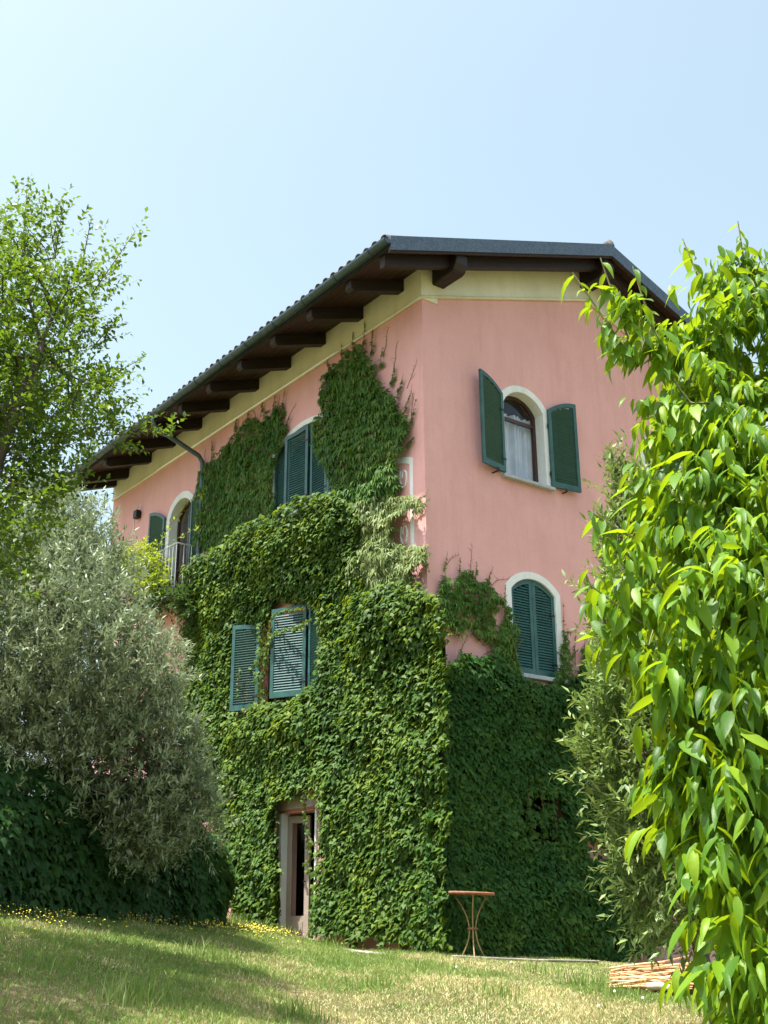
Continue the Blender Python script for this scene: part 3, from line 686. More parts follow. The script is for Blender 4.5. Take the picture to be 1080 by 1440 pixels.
# far balcony door with railing
c, hw, z0, zs, zt = OL['far']
surround(TLw, c, hw, z0, zs, zt, .14); reveal(TLw, c, hw, z0, zs, zt, .2)
window(TLw, c, hw, z0, zs, zt, label='arched balcony door with glass panes', transom=7.2)
shutter(-.05, 8.50, 90+3, .66, z0+.05, zs+.1, zt+.02, 'green shutter folded back left of the balcony door', singles=False, back=True)
shutter(-.05, 7.33, -90-5, .50, z0+.05, zs+.1, zt+.02, 'green shutter swung out beside the downpipe', singles=False, back=True)
c, hw, z0, zs, zt = OL['small']
surround(TLw, c, hw, z0, zs, zt, .06); window(TLw, c, hw, z0, zs, zt)
shutter(-.05, 10.60, -90-20, .40, z0+.02, zs, zt, 'small green shutter at the far end of the wall', singles=False)
c, hw, z0, zs, zt = OL['low']
surround(TLw, c, hw, z0, zs, zt, .09); window(TLw, c, hw, z0, zs, zt); sill(TLw, c, hw, z0)
shutter(-.05, 7.08, -90-12, .46, z0+.02, zs, zt, 'dark green shutter low on the wall behind the olive', singles=False)
shutter(-.05, 7.10, 90, .42, z0+.02, zs, zt, None, singles=False)
# balcony: slab, railing with bars
MB().box((-.52, 6.95, 6.26), (-.003, 8.85, 6.38)).build('balcony', MT['slab'], house, bevel=.01)
rl = MB(); yy0, yy1, xo = 7.02, 8.75, -.48
rl.tube([(0, yy1, 7.35), (xo, yy1, 7.35), (xo, yy0, 7.35), (0, yy0, 7.35)], .016, 6)
rl.tube([(0, yy1, 6.48), (xo, yy1, 6.48), (xo, yy0, 6.48), (0, yy0, 6.48)], .012, 6)
rr = rl.build('railing', MT['railing'], house); rr['mw'] = [list(r) for r in Matrix.Identity(4)]
for y in list(np.linspace(yy0, yy1, 13)):
    MB().tube([(xo, y, 6.38), (xo, y, 7.35)], .010, 6).build('bar', MT['railing'], rr)
for y in (yy0, yy1):
    for x in (-.16, -.32): MB().tube([(x, y, 6.38), (x, y, 7.35)], .010, 6).build('bar', MT['railing'], rr)
# blind window painted by the corner: white frame and scrolls
bwn = poly_extrude([(.27, 5.35), (1.35, 5.35)] + arch(.81, .54, 5.35, 7.0, 7.12, 10)[2:], [[(.35, 5.43), (1.27, 5.43)] + arch(.81, .46, 5.43, 6.92, 7.03, 10)[2:]], lambda u, v, d: (-.014+d, u, v), .014).build('window_surround', MT['white'], house)
m = MB()
for k, (cy, cz) in enumerate(((.50, 6.75), (.50, 6.30), (.50, 5.85), (.95, 6.5), (1.0, 5.95))):
    pts = [(-.006, cy+.10*math.cos(a)*(.4+.6*a/7), cz+.20*math.sin(a)*(.4+.6*a/7)) for a in np.linspace(0, 7, 18)]
    m.tube(pts, .016, 5)
m.build('scrollwork', MT['white'], house)
# door: lintel, jambs, leaf ajar, dark room behind
MB().box((-.03, 2.60, 2.075), (.12, 4.18, 2.27)).build('lintel', MT['beige'], house, bevel=.008)
MB().box((-.028, 2.62, 2.045), (.11, 4.14, 2.073)).build('lintel_brick', MT['brick'], house)
MB().box((-.035, 3.757, -.2), (.10, 4.10, 2.04)).build('door_jamb', MT['beige'], house, bevel=.008)
MB().box((-.030, 3.70, -.2), (.12, 3.753, 2.03)).build('door_frame', MT['white'], house, bevel=.004)
MB().box((-.030, 2.717, -.2), (.12, 2.765, 2.03)).build('door_frame', MT['white'], house, bevel=.004)
a = math.radians(-90+20); U = Vector((math.cos(a), math.sin(a), 0)); Wn = Vector((-math.sin(a), math.cos(a), 0)); O = Vector((.08, 3.69, 0))
Td = lambda u, v, d: O + U*u + Wn*d + Vector((0, 0, v))
door = poly_extrude([(0, .02), (.43, .02), (.43, 1.99), (0, 1.99)], [[(.09, .50), (.34, .50), (.34, 1.88), (.09, 1.88)]], Td, .04).build('door', MT['beige'], house)
door['mw'] = [list(r) for r in Matrix.Identity(4)]; door['label'] = 'narrow glazed door leaf standing ajar under the ivy'
poly_extrude([(.09, .50), (.34, .50), (.34, 1.88), (.09, 1.88)], [], lambda u, v, d: Td(u, v, .015+d), .006).build('pane', MT['glass'], door)
poly_extrude([(.12, .12), (.32, .12), (.32, .42), (.12, .42)], [], lambda u, v, d: Td(u, v, -.008+d), .006).build('panel', MT['beige'], door)
MB().tube([Td(.39, 1.0, -.03), Td(.39, 1.0, -.06), Td(.36, 1.0, -.06)], .009, 6).build('handle', MT['iron'], door)

# wall lamp
lamp = empty('wall_lamp', (0, 9.85, 8.8), 'small black box lamp on the pink wall left of the balcony door', 'lamp')
MB().box((-.13, 9.77, 8.74), (-.02, 9.93, 8.92)).build('lamp_body', MT['iron'], lamp, bevel=.008)
MB().box((-.02, 9.80, 8.77), (-.001, 9.90, 8.89)).build('wall_plate', MT['iron'], lamp)
cab = MB().tube([(-.008, 10.12-.0, 8.2), (-.008, 10.12, 8.85), (-.008, 10.07, 9.02), (-.008, 9.95, 9.10), (-.008, 9.82, 9.06), (-.008, 9.78, 8.98), (-.008, 9.80, 8.93)], .008, 5).build('cable', MT['white'], lamp)

# ------------------------------------------------------------------ ivy
def ivy_points(poly, n, holes=(), jit=.06, seed=1):
    P = np.array(poly); lo, hi = P.min(0)-.1, P.max(0)+.1; g = np.random.default_rng(seed)
    a = g.uniform(lo[0], hi[0], n); b = g.uniform(lo[1], hi[1], n)
    ja = a+(vn(a, b, .16, 11)-.5)*2*jit*1.6+g.normal(0, jit*.35, n); jb = b+(vn(a, b, .19, 12)-.5)*2*jit*1.6+g.normal(0, jit*.35, n)
    ok = in_poly(ja, jb, poly)
    for h in holes: ok &= ~in_poly(a+(ja-a)*.6, b+(jb-b)*.6, h)
    return a[ok], b[ok], g

def depthA(Y, Z):
    d = .12 + .14*vn(Y, Z, .75, 1) + .10*vn(Y, Z, .25, 2)
    d = d + .26*np.clip((Z-5.45)/.9, 0, 1)*np.clip((Y-1.4)/.4, 0, 1)
    d = d + .16*np.exp(-((Z-4.5)/.5)**2)*np.clip((1.6-Y)/.5, 0, 1)
    d = d + .10*np.exp(-((Z-3.35)/.3)**2)*np.clip((Y-2.0)/.4, 0, 1)*np.clip((5.4-Y)/.4, 0, 1)
    w_ = np.minimum(np.clip((Y-2.3)/.5, 0, 1), np.clip((5.4-Y)/.5, 0, 1))*np.clip((Z-3.6)/.3, 0, 1)*np.clip((5.6-Z)/.3, 0, 1)
    d = d*(1-.35*w_)
    return d
def depthG(X, Z):
    return .12 + .15*vn(X, Z, .7, 6) + .08*vn(X, Z, .28, 7) + .08*np.exp(-((Z-3.6)/.4)**2)
def surf_normal(f, a, b, wall):
    e = .05; da = (f(a+e, b)-f(a-e, b))/(2*e); db = (f(a, b+e)-f(a, b-e))/(2*e)
    if wall == 'L': n = np.stack([-np.ones_like(a), -da, -db], 1)
    else: n = np.stack([-da, -np.ones_like(a), -db], 1)
    # depth grows outwards (towards -x or -y)
    n[:, 1 if wall == 'L' else 0] *= 1; n = unit(n)
    return n
def ivy_sheet(par, poly, holes, f, wall, n, size, mat, seed, singles, upn=.95, jit=.06, rnd=.42, matm=True, T=None):
    a, b, g = ivy_points(poly, n, holes, jit, seed)
    d = f(a, b); lay = g.random(len(a)); dd = d*(1-.38*lay*lay) + g.normal(0, .015, len(a))
    nn = surf_normal(f, a, b, wall)
    P = np.stack([-dd, a, b], 1) if wall == 'L' else np.stack([a, -dd, b], 1)
    k = len(a); nrm = unit(nn + np.array([0, 0, upn]) + g.normal(0, rnd, (k, 3)))
    dn = np.tile(np.array([0, 0, -1.]), (k, 1)) + nn*.25 + g.normal(0, .38, (k, 3))
    X, Y, Z = leaf_axes(nrm, dn); S = size*g.uniform(.62, 1.22, k)
    leafy(par, T or T_ivy(), P - Y*S[:,None]*.35, X, Y, Z, S, mat, singles)
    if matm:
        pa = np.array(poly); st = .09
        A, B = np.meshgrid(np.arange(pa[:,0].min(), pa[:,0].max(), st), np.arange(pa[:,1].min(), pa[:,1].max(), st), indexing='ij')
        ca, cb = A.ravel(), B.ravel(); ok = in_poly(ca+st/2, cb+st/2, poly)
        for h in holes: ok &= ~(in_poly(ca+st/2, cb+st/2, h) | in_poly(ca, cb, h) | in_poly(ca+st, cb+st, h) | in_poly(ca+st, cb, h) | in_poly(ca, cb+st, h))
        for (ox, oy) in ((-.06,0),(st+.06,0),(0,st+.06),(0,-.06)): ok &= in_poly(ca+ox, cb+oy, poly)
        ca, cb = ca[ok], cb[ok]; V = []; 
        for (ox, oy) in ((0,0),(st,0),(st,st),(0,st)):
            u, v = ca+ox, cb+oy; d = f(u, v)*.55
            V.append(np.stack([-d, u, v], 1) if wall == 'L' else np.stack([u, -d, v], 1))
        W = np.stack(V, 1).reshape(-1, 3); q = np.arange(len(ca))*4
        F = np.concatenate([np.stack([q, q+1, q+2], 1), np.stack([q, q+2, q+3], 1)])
        tri_mesh('gap_backing', W, F, MT['mat'], par, False)  # added sheet behind the leaves, dark so the gaps look shaded

ivyA = empty('ivy', (-.2, 2.8, .1), 'sunlit Boston ivy covering the long wall from the door to above the middle window', 'ivy')
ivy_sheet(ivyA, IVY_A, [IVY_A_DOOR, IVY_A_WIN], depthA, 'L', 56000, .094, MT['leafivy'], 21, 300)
# stems of the ivy rising from the ground
def stems(par, wall, spec, mat, r=.014):
    for (a0, z0, a1, z1) in spec:
        pts = []
        for i in range(14):
            t = i/13; a = a0+(a1-a0)*t+.10*math.sin(t*7+a0*5); z = z0+(z1-z0)*t
            pts.append((-.035, a, z) if wall == 'L' else (a, -.035, z))
        MB().tube(pts, [r*(1-.7*i/13) for i in range(14)], 6).build('stem', mat, par, smooth=True)
stems(ivyA, 'L', [(.6, 0, .9, 4.8), (1.9, 0, 1.7, 6.3), (4.6, 0, 5.4, 6.2), (4.3, 0, 4.5, 3.2)], MT['bark'], .028)

def tendril(par, pts, size, T, mat, dens=60, spread=.05, out=(-.7, -.5, .3), seed=5, name='tendril'):
    g = np.random.default_rng(seed); pts = [Vector(p) for p in pts]
    MB().tube(pts, [.006*(1-.6*i/len(pts)) for i in range(len(pts))], 5).build(name, MT['vinestem'], par)
    P = []
    for a, b in zip(pts[:-1], pts[1:]):
        n = max(2, int((b-a).length*dens))
        for i in range(n): P.append(a.lerp(b, (i+g.random())/n))
    P = np.array(P)+g.normal(0, spread*.4, (len(P), 3)); k = len(P)
    nrm = np.array(out)+g.normal(0, .45, (k, 3)); dn = np.array([0, 0, -1.])+g.normal(0, .55, (k, 3))
    X, Y, Z = leaf_axes(nrm, dn); leaves_mesh('tendril_leaves', T, P, X, Y, Z, size*g.uniform(.6, 1.2, k), mat, par)
tendril(ivyA, [(-.40,3.60,4.72),(-.40,3.64,5.0),(-.40,3.5,5.18),(-.36,3.18,5.21),(-.3,2.72,5.13)], .045, T_ivy(), MT['leafivy'], 70, .04, seed=1)
tendril(ivyA, [(-.40,3.70,4.4),(-.42,3.70,4.62),(-.42,3.53,4.84),(-.38,3.27,4.88),(-.32,2.80,4.86),(-.3,2.60,4.93)], .055, T_ivy(), MT['leafivy'], 90, .06, seed=2)
tendril(ivyA, [(-.30,4.72,4.5),(-.33,4.72,4.2),(-.33,4.72,4.0)], .05, T_ivy(), MT['leafivy'], 50, .03, seed=3)
tendril(ivyA, [(-.2,2.80,2.24),(-.2,2.81,2.0),(-.2,2.76,1.79),(-.2,2.68,1.48),(-.2,2.71,1.22),(-.2,2.62,1.08)], .055, T_ivy(), MT['leafivy'], 80, .05, seed=4)
tendril(ivyA, [(-.2,2.67,1.62),(-.2,2.54,1.49),(-.2,2.42,1.52)], .04, T_ivy(), MT['leafivy'], 60, .03, seed=6)
tendril(ivyA, [(-.2,3.62,2.2),(-.2,3.58,1.8),(-.2,3.60,1.3)], .07, T_ivy(), MT['leafivy'], 22, .03, seed=7)
tendril(ivyA, [(-.10,3.95,1.1),(-.10,3.82,.7),(-.10,3.86,.35)], .08, T_ivy(), MT['leafivy'], 26, .06, seed=8)

tendril(ivyA, [(-.2,4.62,3.78),(-.22,4.3,3.76),(-.22,3.9,3.74),(-.2,3.4,3.72)], .09, T_ivy(), MT['leafivy'], 70, .12, (-.5,-.3,.8), 12)
tendril(ivyA, [(-.10,4.30,5.35),(-.12,4.28,4.9),(-.12,4.34,4.4),(-.12,4.30,3.8)], .085, T_ivy(), MT['leafivy'], 110, .16, seed=13)
ivyG = empty('ivy', (1.8, -.2, 0), 'dark shaded Boston ivy covering the foot of the gable wall behind the rusty table', 'ivy')
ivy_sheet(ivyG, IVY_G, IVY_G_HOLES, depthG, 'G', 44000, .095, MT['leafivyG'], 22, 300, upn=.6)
for h_ in IVY_G_HOLES[:1]: ivy_sheet(ivyG, h_, [], lambda a, b: .10+.12*vn(a, b, .2, 9), 'G', 260, .095, MT['leafivyG'], 23, 0, upn=.4, jit=.10, matm=False)
stems(ivyG, 'G', [(.8, -.1, .7, 3.6), (1.4, -.1, 1.3, 3.7), (2.8, -.1, 3.0, 3.8)], MT['bark'], .028)
tendril(ivyG, [(1.6,-.2,2.15),(1.62,-.2,1.8),(1.66,-.2,1.5)], .09, T_ivy(), MT['leafivyG'], 30, .05, (-.5,-.8,.3), 9)
tendril(ivyG, [(1.85,-.2,2.2),(1.9,-.2,1.8),(1.88,-.2,1.45)], .09, T_ivy(), MT['leafivyG'], 34, .07, (-.5,-.8,.3), 10)
tendril(ivyG, [(2.08,-.2,2.2),(2.1,-.2,1.8),(2.2,-.2,1.35)], .09, T_ivy(), MT['leafivyG'], 30, .07, (-.5,-.8,.3), 11)
for q in range(9):
    x0 = 2.2+q*.17
    tendril(ivyG, [(x0,-.12,2.25-.1*q),(x0+.16,-.16,1.85-.1*q),(x0+.28,-.16,1.45-.1*q)], .085, T_ivy(), MT['leafivyG'], 26, .06, (-.5,-.8,.3), 30+q)

def creeper(name, label, poly, wall, n, size, mat, seed, f=lambda a, b: .05+.10*vn(a, b, .35, 3)+.05*vn(a, b, .14, 4), tips=(), jit=.03, mass=True):
    P0 = np.array(poly).mean(0); base = (-.1, P0[0], min(p[1] for p in poly)) if wall == 'L' else (P0[0], -.1, min(p[1] for p in poly))
    e = empty(name, base, label, 'creeper')
    a, b, g = ivy_points(poly, n, (), jit, seed); spike = .34*np.abs(vn(a, b*.15, .11, 8)-.5)*2
    ok = in_poly(a, b+spike*.8, poly) | (b < np.array(poly)[:,1].mean()-.2); a, b = a[ok], b[ok]
    k = len(a); d = f(a, b); dd = d*(1-.5*g.random(k)**2)
    P = np.stack([-dd, a, b], 1) if wall == 'L' else np.stack([a, -dd, b], 1)
    nn = surf_normal(f, a, b, wall); nrm = unit(nn + np.array([0, 0, .35]) + g.normal(0, .33, (k, 3)))
    dn = np.tile(np.array([0, 0, -1.]), (k, 1)) + nn*.18 + g.normal(0, .22, (k, 3))
    X, Y, Z = leaf_axes(nrm, dn); S = size*g.uniform(.55, 1.2, k)
    leafy(e, T_pinnate(), P, X, Y, Z, S, mat, 0)
    # growing tips: bare upright stems with ever smaller leaves
    for i, (a0, z0, a1, z1) in enumerate(tips):
        am = (a0+a1)/2 + (i % 3-1)*.03
        q = [(a0, z0), (am, (z0+z1)/2), (a1, z1)]
        pts = [Vector((-.05, u, v)) if wall == 'L' else Vector((u, -.05, v)) for u, v in q]
        MB().tube(pts, [.007, .005, .002], 5).build('stem', MT['vinestem'], e)
        m = 22; t = g.random(m)**.8; pa = np.interp(t, [0, .5, 1], [q_[0] for q_ in q])+g.normal(0, .030, m)*(1-t); pz = np.interp(t, [0, .5, 1], [q_[1] for q_ in q])
        PP = np.stack([np.full(m, -.05), pa, pz], 1) if wall == 'L' else np.stack([pa, np.full(m, -.05), pz], 1)
        out = np.array([-1, 0, .2]) if wall == 'L' else np.array([0, -1, .2])
        X, Y, Z = leaf_axes(out+g.normal(0, .4, (m, 3)), np.array([0, 0, -1.])+g.normal(0, .5, (m, 3)))
        leaves_mesh('tip_leaves', T_pinnate(), PP, X, Y, Z, size*.75*(1-.7*t)*g.uniform(.6, 1, m), mat, e)
    return e
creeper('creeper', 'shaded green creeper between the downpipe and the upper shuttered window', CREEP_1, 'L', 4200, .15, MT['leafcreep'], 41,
        tips=[(6.6,9.0,6.62,9.5),(5.7,9.35,5.65,9.62),(5.2,9.35,5.2,9.6),(4.75,9.3,4.7,9.6),(4.3,9.25,4.25,9.56),(4.0,9.0,3.9,9.55),(3.95,8.7,3.7,9.0),(6.9,8.7,7.15,9.0),(6.9,8.3,7.2,8.5)])
creeper('creeper', 'tall dark green creeper climbing to the eaves right of the upper shuttered window', CREEP_2, 'L', 5500, .15, MT['leafcreep'], 42,
        f=lambda a, b: .07+.16*vn(a, b, .4, 3)+.07*vn(a, b, .14, 4),
        tips=[(2.5,9.2,2.55,9.6),(2.1,9.3,2.12,9.72),(1.75,9.4,1.78,9.80),(1.5,9.35,1.45,9.86),(1.25,9.2,1.22,9.60),(1.0,8.8,.95,9.15),(.75,8.4,.66,8.75),(.6,8.1,.42,8.45),(.45,7.7,.22,8.1),(.4,7.4,.12,7.9),(.42,7.2,.2,7.3)])
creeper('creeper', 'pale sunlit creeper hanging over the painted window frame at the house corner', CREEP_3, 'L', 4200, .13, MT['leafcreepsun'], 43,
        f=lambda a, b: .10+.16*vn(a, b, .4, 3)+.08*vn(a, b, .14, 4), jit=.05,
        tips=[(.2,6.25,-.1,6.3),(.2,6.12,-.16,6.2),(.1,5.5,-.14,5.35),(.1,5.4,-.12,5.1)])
creeper('creeper', 'small dark creeper fanning over the pink gable left of the closed arched shutters', CREEP_4, 'G', 1500, .12, MT['leafcreep'], 44, tips=[(.3,4.9,.36,5.5),(.55,5.0,.6,5.45),(.85,5.1,.92,5.45),(1.1,5.0,1.25,5.42),(1.2,4.8,1.5,5.02),(1.0,4.6,1.35,4.5),(.8,4.5,1.2,4.18),(.6,4.5,1.1,4.12)])
creeper('creeper', 'thin creeper strand climbing the left edge of the closed arched shutters', CREEP_5, 'G', 1500, .11, MT['leafcreep'], 45, tips=[(1.45,4.6,1.5,5.2),(1.55,4.3,1.75,4.75),(1.62,4.2,1.85,4.5),(1.3,4.3,1.15,4.75)])
creeper('creeper', 'creeper shoots reaching up right of the closed arched shutters', CREEP_6, 'G', 1700, .11, MT['leafcreep'], 46, tips=[(2.72,4.3,2.72,5.1),(2.7,4.2,2.5,4.3),(2.7,4.0,2.45,4.05),(2.9,4.1,2.98,4.75),(3.1,4.1,3.16,4.7),(3.3,4.1,3.45,4.75),(3.4,4.2,3.62,4.6),(2.75,4.2,3.0,4.4)])

def runners(par, wall, spec, seed):
    g = np.random.default_rng(seed); mb = MB()
    for (a0, z0, ang_, L) in spec:
        pts = []; a_, z_ = a0, z0; th = math.radians(ang_)
        for i in range(7):
            pts.append((-.008, a_, z_) if wall == 'L' else (a_, -.010, z_)); th += g.normal(0, .28); a_ += math.cos(th)*L/6; z_ += math.sin(th)*L/6
        mb.tube(pts, [.005*(1-.1*i) for i in range(7)], 4)
        for q in pts[2:]:
            b = (q[0], q[1]+g.normal(0, .06), q[2]+.05) if wall == 'L' else (q[0]+g.normal(0, .06), q[1], q[2]+.05)
            mb.tube([q, b], [.003, .001], 3)
    o = mb.build('runners', MT['vinestem'], par); o['kind'] = 'stuff'
g = np.random.default_rng(77)
runners(ivyG, 'G', [(.15, 3.7, 80, .5), (.5, 3.9, 75, .4), (1.0, 4.0, 100, .5), (.3, 5.2, 80, .45), (.8, 5.2, 60, .5), (1.2, 5.1, 40, .5), (1.2, 4.8, 10, .5), (2.85, 4.2, 100, .7), (3.1, 4.2, 80, .8), (3.5, 4.3, 70, .8), (2.75, 4.5, 50, .5), (1.3, 4.3, -20, .4)], 1)
runners(ivyA, 'L', [(2.5, 9.3, 80, .35), (2.0, 9.4, 90, .4), (1.3, 9.4, 100, .45), (1.0, 9.0, 110, .5), (.7, 8.6, 110, .5), (.4, 8.2, 120, .45), (.3, 7.7, 110, .5), (5.7, 9.3, 90, .3), (5.0, 9.4, 85, .3), (4.3, 9.2, 100, .35), (3.9, 8.9, 150, .4), (6.9, 9.0, 60, .4), (.3, 6.2, 170, .4), (.3, 5.5, 175, .35)], 2)

# ------------------------------------------------------------------ trees and shrubs
def sphere_pts(S, n, g, shell=.35):
    S = np.array(S); vol = S[:,3]**2.2; pick = g.choice(len(S), n, p=vol/vol.sum())
    v = unit(g.normal(0, 1, (n, 3))); r = (shell+(1-shell)*g.random(n)**(1/2.2))
    return S[pick,:3] + v*(S[pick,3]*r)[:,None]
def grow(trunk, pts, step=.22, pull=.12):
    """connect every point to the nearest part of the skeleton, starting near the trunk"""
    nodes = [np.array(p, float) for p in trunk]; par = [-1]+list(range(len(trunk)-1))
    d0 = np.linalg.norm(pts[:,None]-np.array(nodes)[None], axis=2).min(1)
    arr = np.zeros((len(pts)*12+len(nodes)+10, 3)); arr[:len(nodes)] = nodes; n = len(nodes); ends = []
    plen = np.zeros(len(arr))
    for i in np.argsort(d0):
        p = pts[i]; dist = np.linalg.norm(arr[:n]-p, axis=1)+pull*plen[:n]; j = int(dist.argmin()); q = arr[j]
        L = np.linalg.norm(p-q); k = max(1, min(10, int(L/step))); last = j
        pd = (q-arr[par[j]]) if par[j] >= 0 else np.array([0, 0, 1.]); pd = pd/(np.linalg.norm(pd)+1e-9)
        for s in range(1, k+1):
            t = s/k; x = q+(p-q)*t + pd*L*.18*math.sin(PI*t) - np.array([0,0,1])*0
            arr[n] = x; par.append(last); plen[n] = plen[last]+L/k; last = n; n += 1
            if n >= len(arr)-2: break
        ends.append(last)
    return arr[:n], par, ends
def limb_mesh(parent_obj, arr, par, tip_r, mat, expo=2.3, maxr=.2, trunk_n=0, name='branches'):
    n = len(arr); acc = np.zeros(n); kids = np.zeros(n, int)
    for i in range(1, n): kids[par[i]] += 1
    for i in range(n-1, 0, -1):
        if kids[i] == 0: acc[i] += tip_r**expo
        acc[par[i]] += acc[i]
    rad = np.minimum(acc**(1/expo), maxr)
    a = MB(); b = MB()
    for i in range(1, n):
        p = par[i]; big = rad[i] > tip_r*3
        tgt = a if (i < trunk_n) else b
        r0_ = min(rad[p], rad[i]*1.35)
        tgt.tube([arr[p], arr[i]], [rad[p] if i < trunk_n else r0_, rad[i]], 9 if i < trunk_n else (6 if big else 3), cap=False)
    if trunk_n: a.build('trunk', mat, parent_obj, smooth=True)
    o = b.build(name, mat, parent_obj, smooth=True); o['kind'] = 'stuff'
    return rad
def shoot_leaves(base, dirs, L, nl, g, droop=.0, angle=.8, jitter=.25, updir=0.3):
    """leaves set alternately along straight shoots. returns P, tipdir, normal"""
    k = len(base); t = (np.arange(nl)+.5)/nl
    P = base[:,None]+dirs[:,None]*(L[:,None,None]*t[None,:,None]); P = P - np.array([0,0,1.])*(droop*(L[:,None]*t[None])**2)[...,None]
    a = unit(np.cross(dirs, g.normal(0, 1, (k, 3)))); b = np.cross(dirs, a)
    ph = np.arange(nl)*2.4
    rad = a[:,None]*np.cos(ph)[None,:,None]+b[:,None]*np.sin(ph)[None,:,None]
    D = dirs[:,None]*math.cos(angle)+rad*math.sin(angle)+g.normal(0, jitter, (k, nl, 3))
    P = P.reshape(-1, 3); D = unit(D.reshape(-1, 3)); nr = unit(np.cross(np.cross(D, np.array([0,0,1.])+g.normal(0, .3, D.shape)), D)+g.normal(0, updir, D.shape))
    return P, D, nr

# olive (left)
g = np.random.default_rng(5)
ol = empty('olive_tree', OLIVE_ROOT[:3], 'bushy silver-green olive tree in front of the left end of the house', 'tree')
pts = sphere_pts(OLIVE, 900, g, .3)
zg = float(ground_z(OLIVE_ROOT[0], OLIVE_ROOT[1]))
trunk = [(OLIVE_ROOT[0], OLIVE_ROOT[1], zg-.1), (OLIVE_ROOT[0]-.05, OLIVE_ROOT[1]-.03, zg+.5), (OLIVE_ROOT[0]-.18, OLIVE_ROOT[1]-.12, zg+.95), (OLIVE_ROOT[0]-.25, OLIVE_ROOT[1]-.3, zg+1.5)]
arr, par_, ends = grow(trunk, pts)
limb_mesh(ol, arr, par_, .006, MT['olivebark'], 2.2, .13, 4)
pp = sphere_pts(OLIVE, 13000, g, .4); cen = np.array([OLIVE_ROOT[0]-.2, OLIVE_ROOT[1], 2.0])
dr = unit(unit(pp-cen)*.55+np.array([0,0,.5])+g.normal(0, .42, pp.shape)); L = g.uniform(.12, .32, len(pp))
P, D, nr = shoot_leaves(pp, dr, L, 13, g, .15, .75, .25)
X, Y, Z = leaf_axes(nr, D); leafy(ol, T_simple(.13, .08, .03), P, X, Y, Z, .088*g.uniform(.6, 1.15, len(P)), MT['leafolive'], 300)

# plum-like tree (left, nearer)
g = np.random.default_rng(6)
lx, ly = -8.25, -3.1; zg = float(ground_z(lx, ly))
lt = empty('tree', (lx, ly, zg), 'light airy green tree with upright shoots, its branches against the sky at the left edge', 'tree')
pts = sphere_pts(LTREE, 1100, g, .25)
trunk = [(lx, ly, zg-.1), (lx+.12, ly-.12, zg+.9)]+[tuple(b[:3]) for b in LTREE_BRANCH[1:]]
arr, par_, ends = grow(trunk, pts, .18)
limb_mesh(lt, arr, par_, .0035, MT['bark'], 2.15, .11, len(trunk))
pp = arr[np.array(ends)]; extra = sphere_pts(LTREE, 4300, g, .3); pp = np.concatenate([pp, extra])
out_ = unit(pp-np.array([-8.2, -3.6, 3.8])); dr = unit(out_*.5+np.array([0,0,.55])+g.normal(0, .4, pp.shape)); L = g.uniform(.12, .34, len(pp))
P, D, nr = shoot_leaves(pp, dr, L, 11, g, 0, .9, .35)
# long upright shoots that stand out of the crown
tips_ = [((-7.46,-3.93,5.55), (-7.48,-3.92,6.22)), ((-7.24,-4.08,5.55), (-7.22,-4.10,6.10)), ((-7.05,-4.20,5.50), (-7.00,-4.18,6.00)), ((-6.98,-4.28,5.20), (-6.74,-4.50,5.78)), ((-6.90,-4.35,4.40), (-6.64,-4.62,4.60)), ((-6.85,-4.40,3.95), (-6.42,-4.78,3.98)), ((-6.95,-4.30,4.70), (-6.80,-4.45,5.00)), ((-7.15,-4.10,5.10), (-6.98,-4.30,5.50))]
sb = MB()
for a_, b_ in tips_: sb.tube([a_, b_], [.006, .002], 4)
sb.build('shoots', MT['bark'], lt)['kind'] = 'stuff'
ba = np.array([t[0] for t in tips_]); bd = np.array([t[1] for t in tips_])-ba; bl = np.linalg.norm(bd, axis=1)
P2, D2, n2 = shoot_leaves(ba, unit(bd), bl, 26, g, 0, .9, .35)
P = np.concatenate([P, P2]); D = np.concatenate([D, D2]); nr = np.concatenate([nr, n2])
X, Y, Z = leaf_axes(nr, D); leafy(lt, T_simple(.27, .12, .05), P, X, Y, Z, .055*g.uniform(.6, 1.2, len(P)), MT['leaftree'], 300)

# oleander (right, middle distance)
g = np.random.default_rng(8)
zg = float(ground_z(OLEANDER_ROOT[0], OLEANDER_ROOT[1]))
oe = empty('oleander', (OLEANDER_ROOT[0], OLEANDER_ROOT[1], zg), 'narrow-leaved oleander bush standing between the gable wall and the bright leafy tree', 'shrub')
pts = sphere_pts(OLEANDER, 420, g, .3)
trunk = [(OLEANDER_ROOT[0], OLEANDER_ROOT[1], zg-.1), (OLEANDER_ROOT[0]-.05, OLEANDER_ROOT[1]+.05, zg+.4), (OLEANDER_ROOT[0]-.1, OLEANDER_ROOT[1]+.1, zg+.9)]
arr, par_, ends = grow(trunk, pts)
limb_mesh(oe, arr, par_, .006, MT['olivebark'], 2.2, .06, 3)
pp = sphere_pts(OLEANDER, 4200, g, .45); dr = unit(unit(pp-np.array([-2.55, -6.4, 1.6]))*.7+np.array([0,0,.6])+g.normal(0, .35, pp.shape)); L = g.uniform(.18, .38, len(pp))
P, D, nr = shoot_leaves(pp, dr, L, 14, g, .1, .7, .2)
X, Y, Z = leaf_axes(nr, D); leafy(oe, T_simple(.14, .1, .03), P, X, Y, Z, .098*g.uniform(.6, 1.15, len(P)), MT['leafolean'], 300)

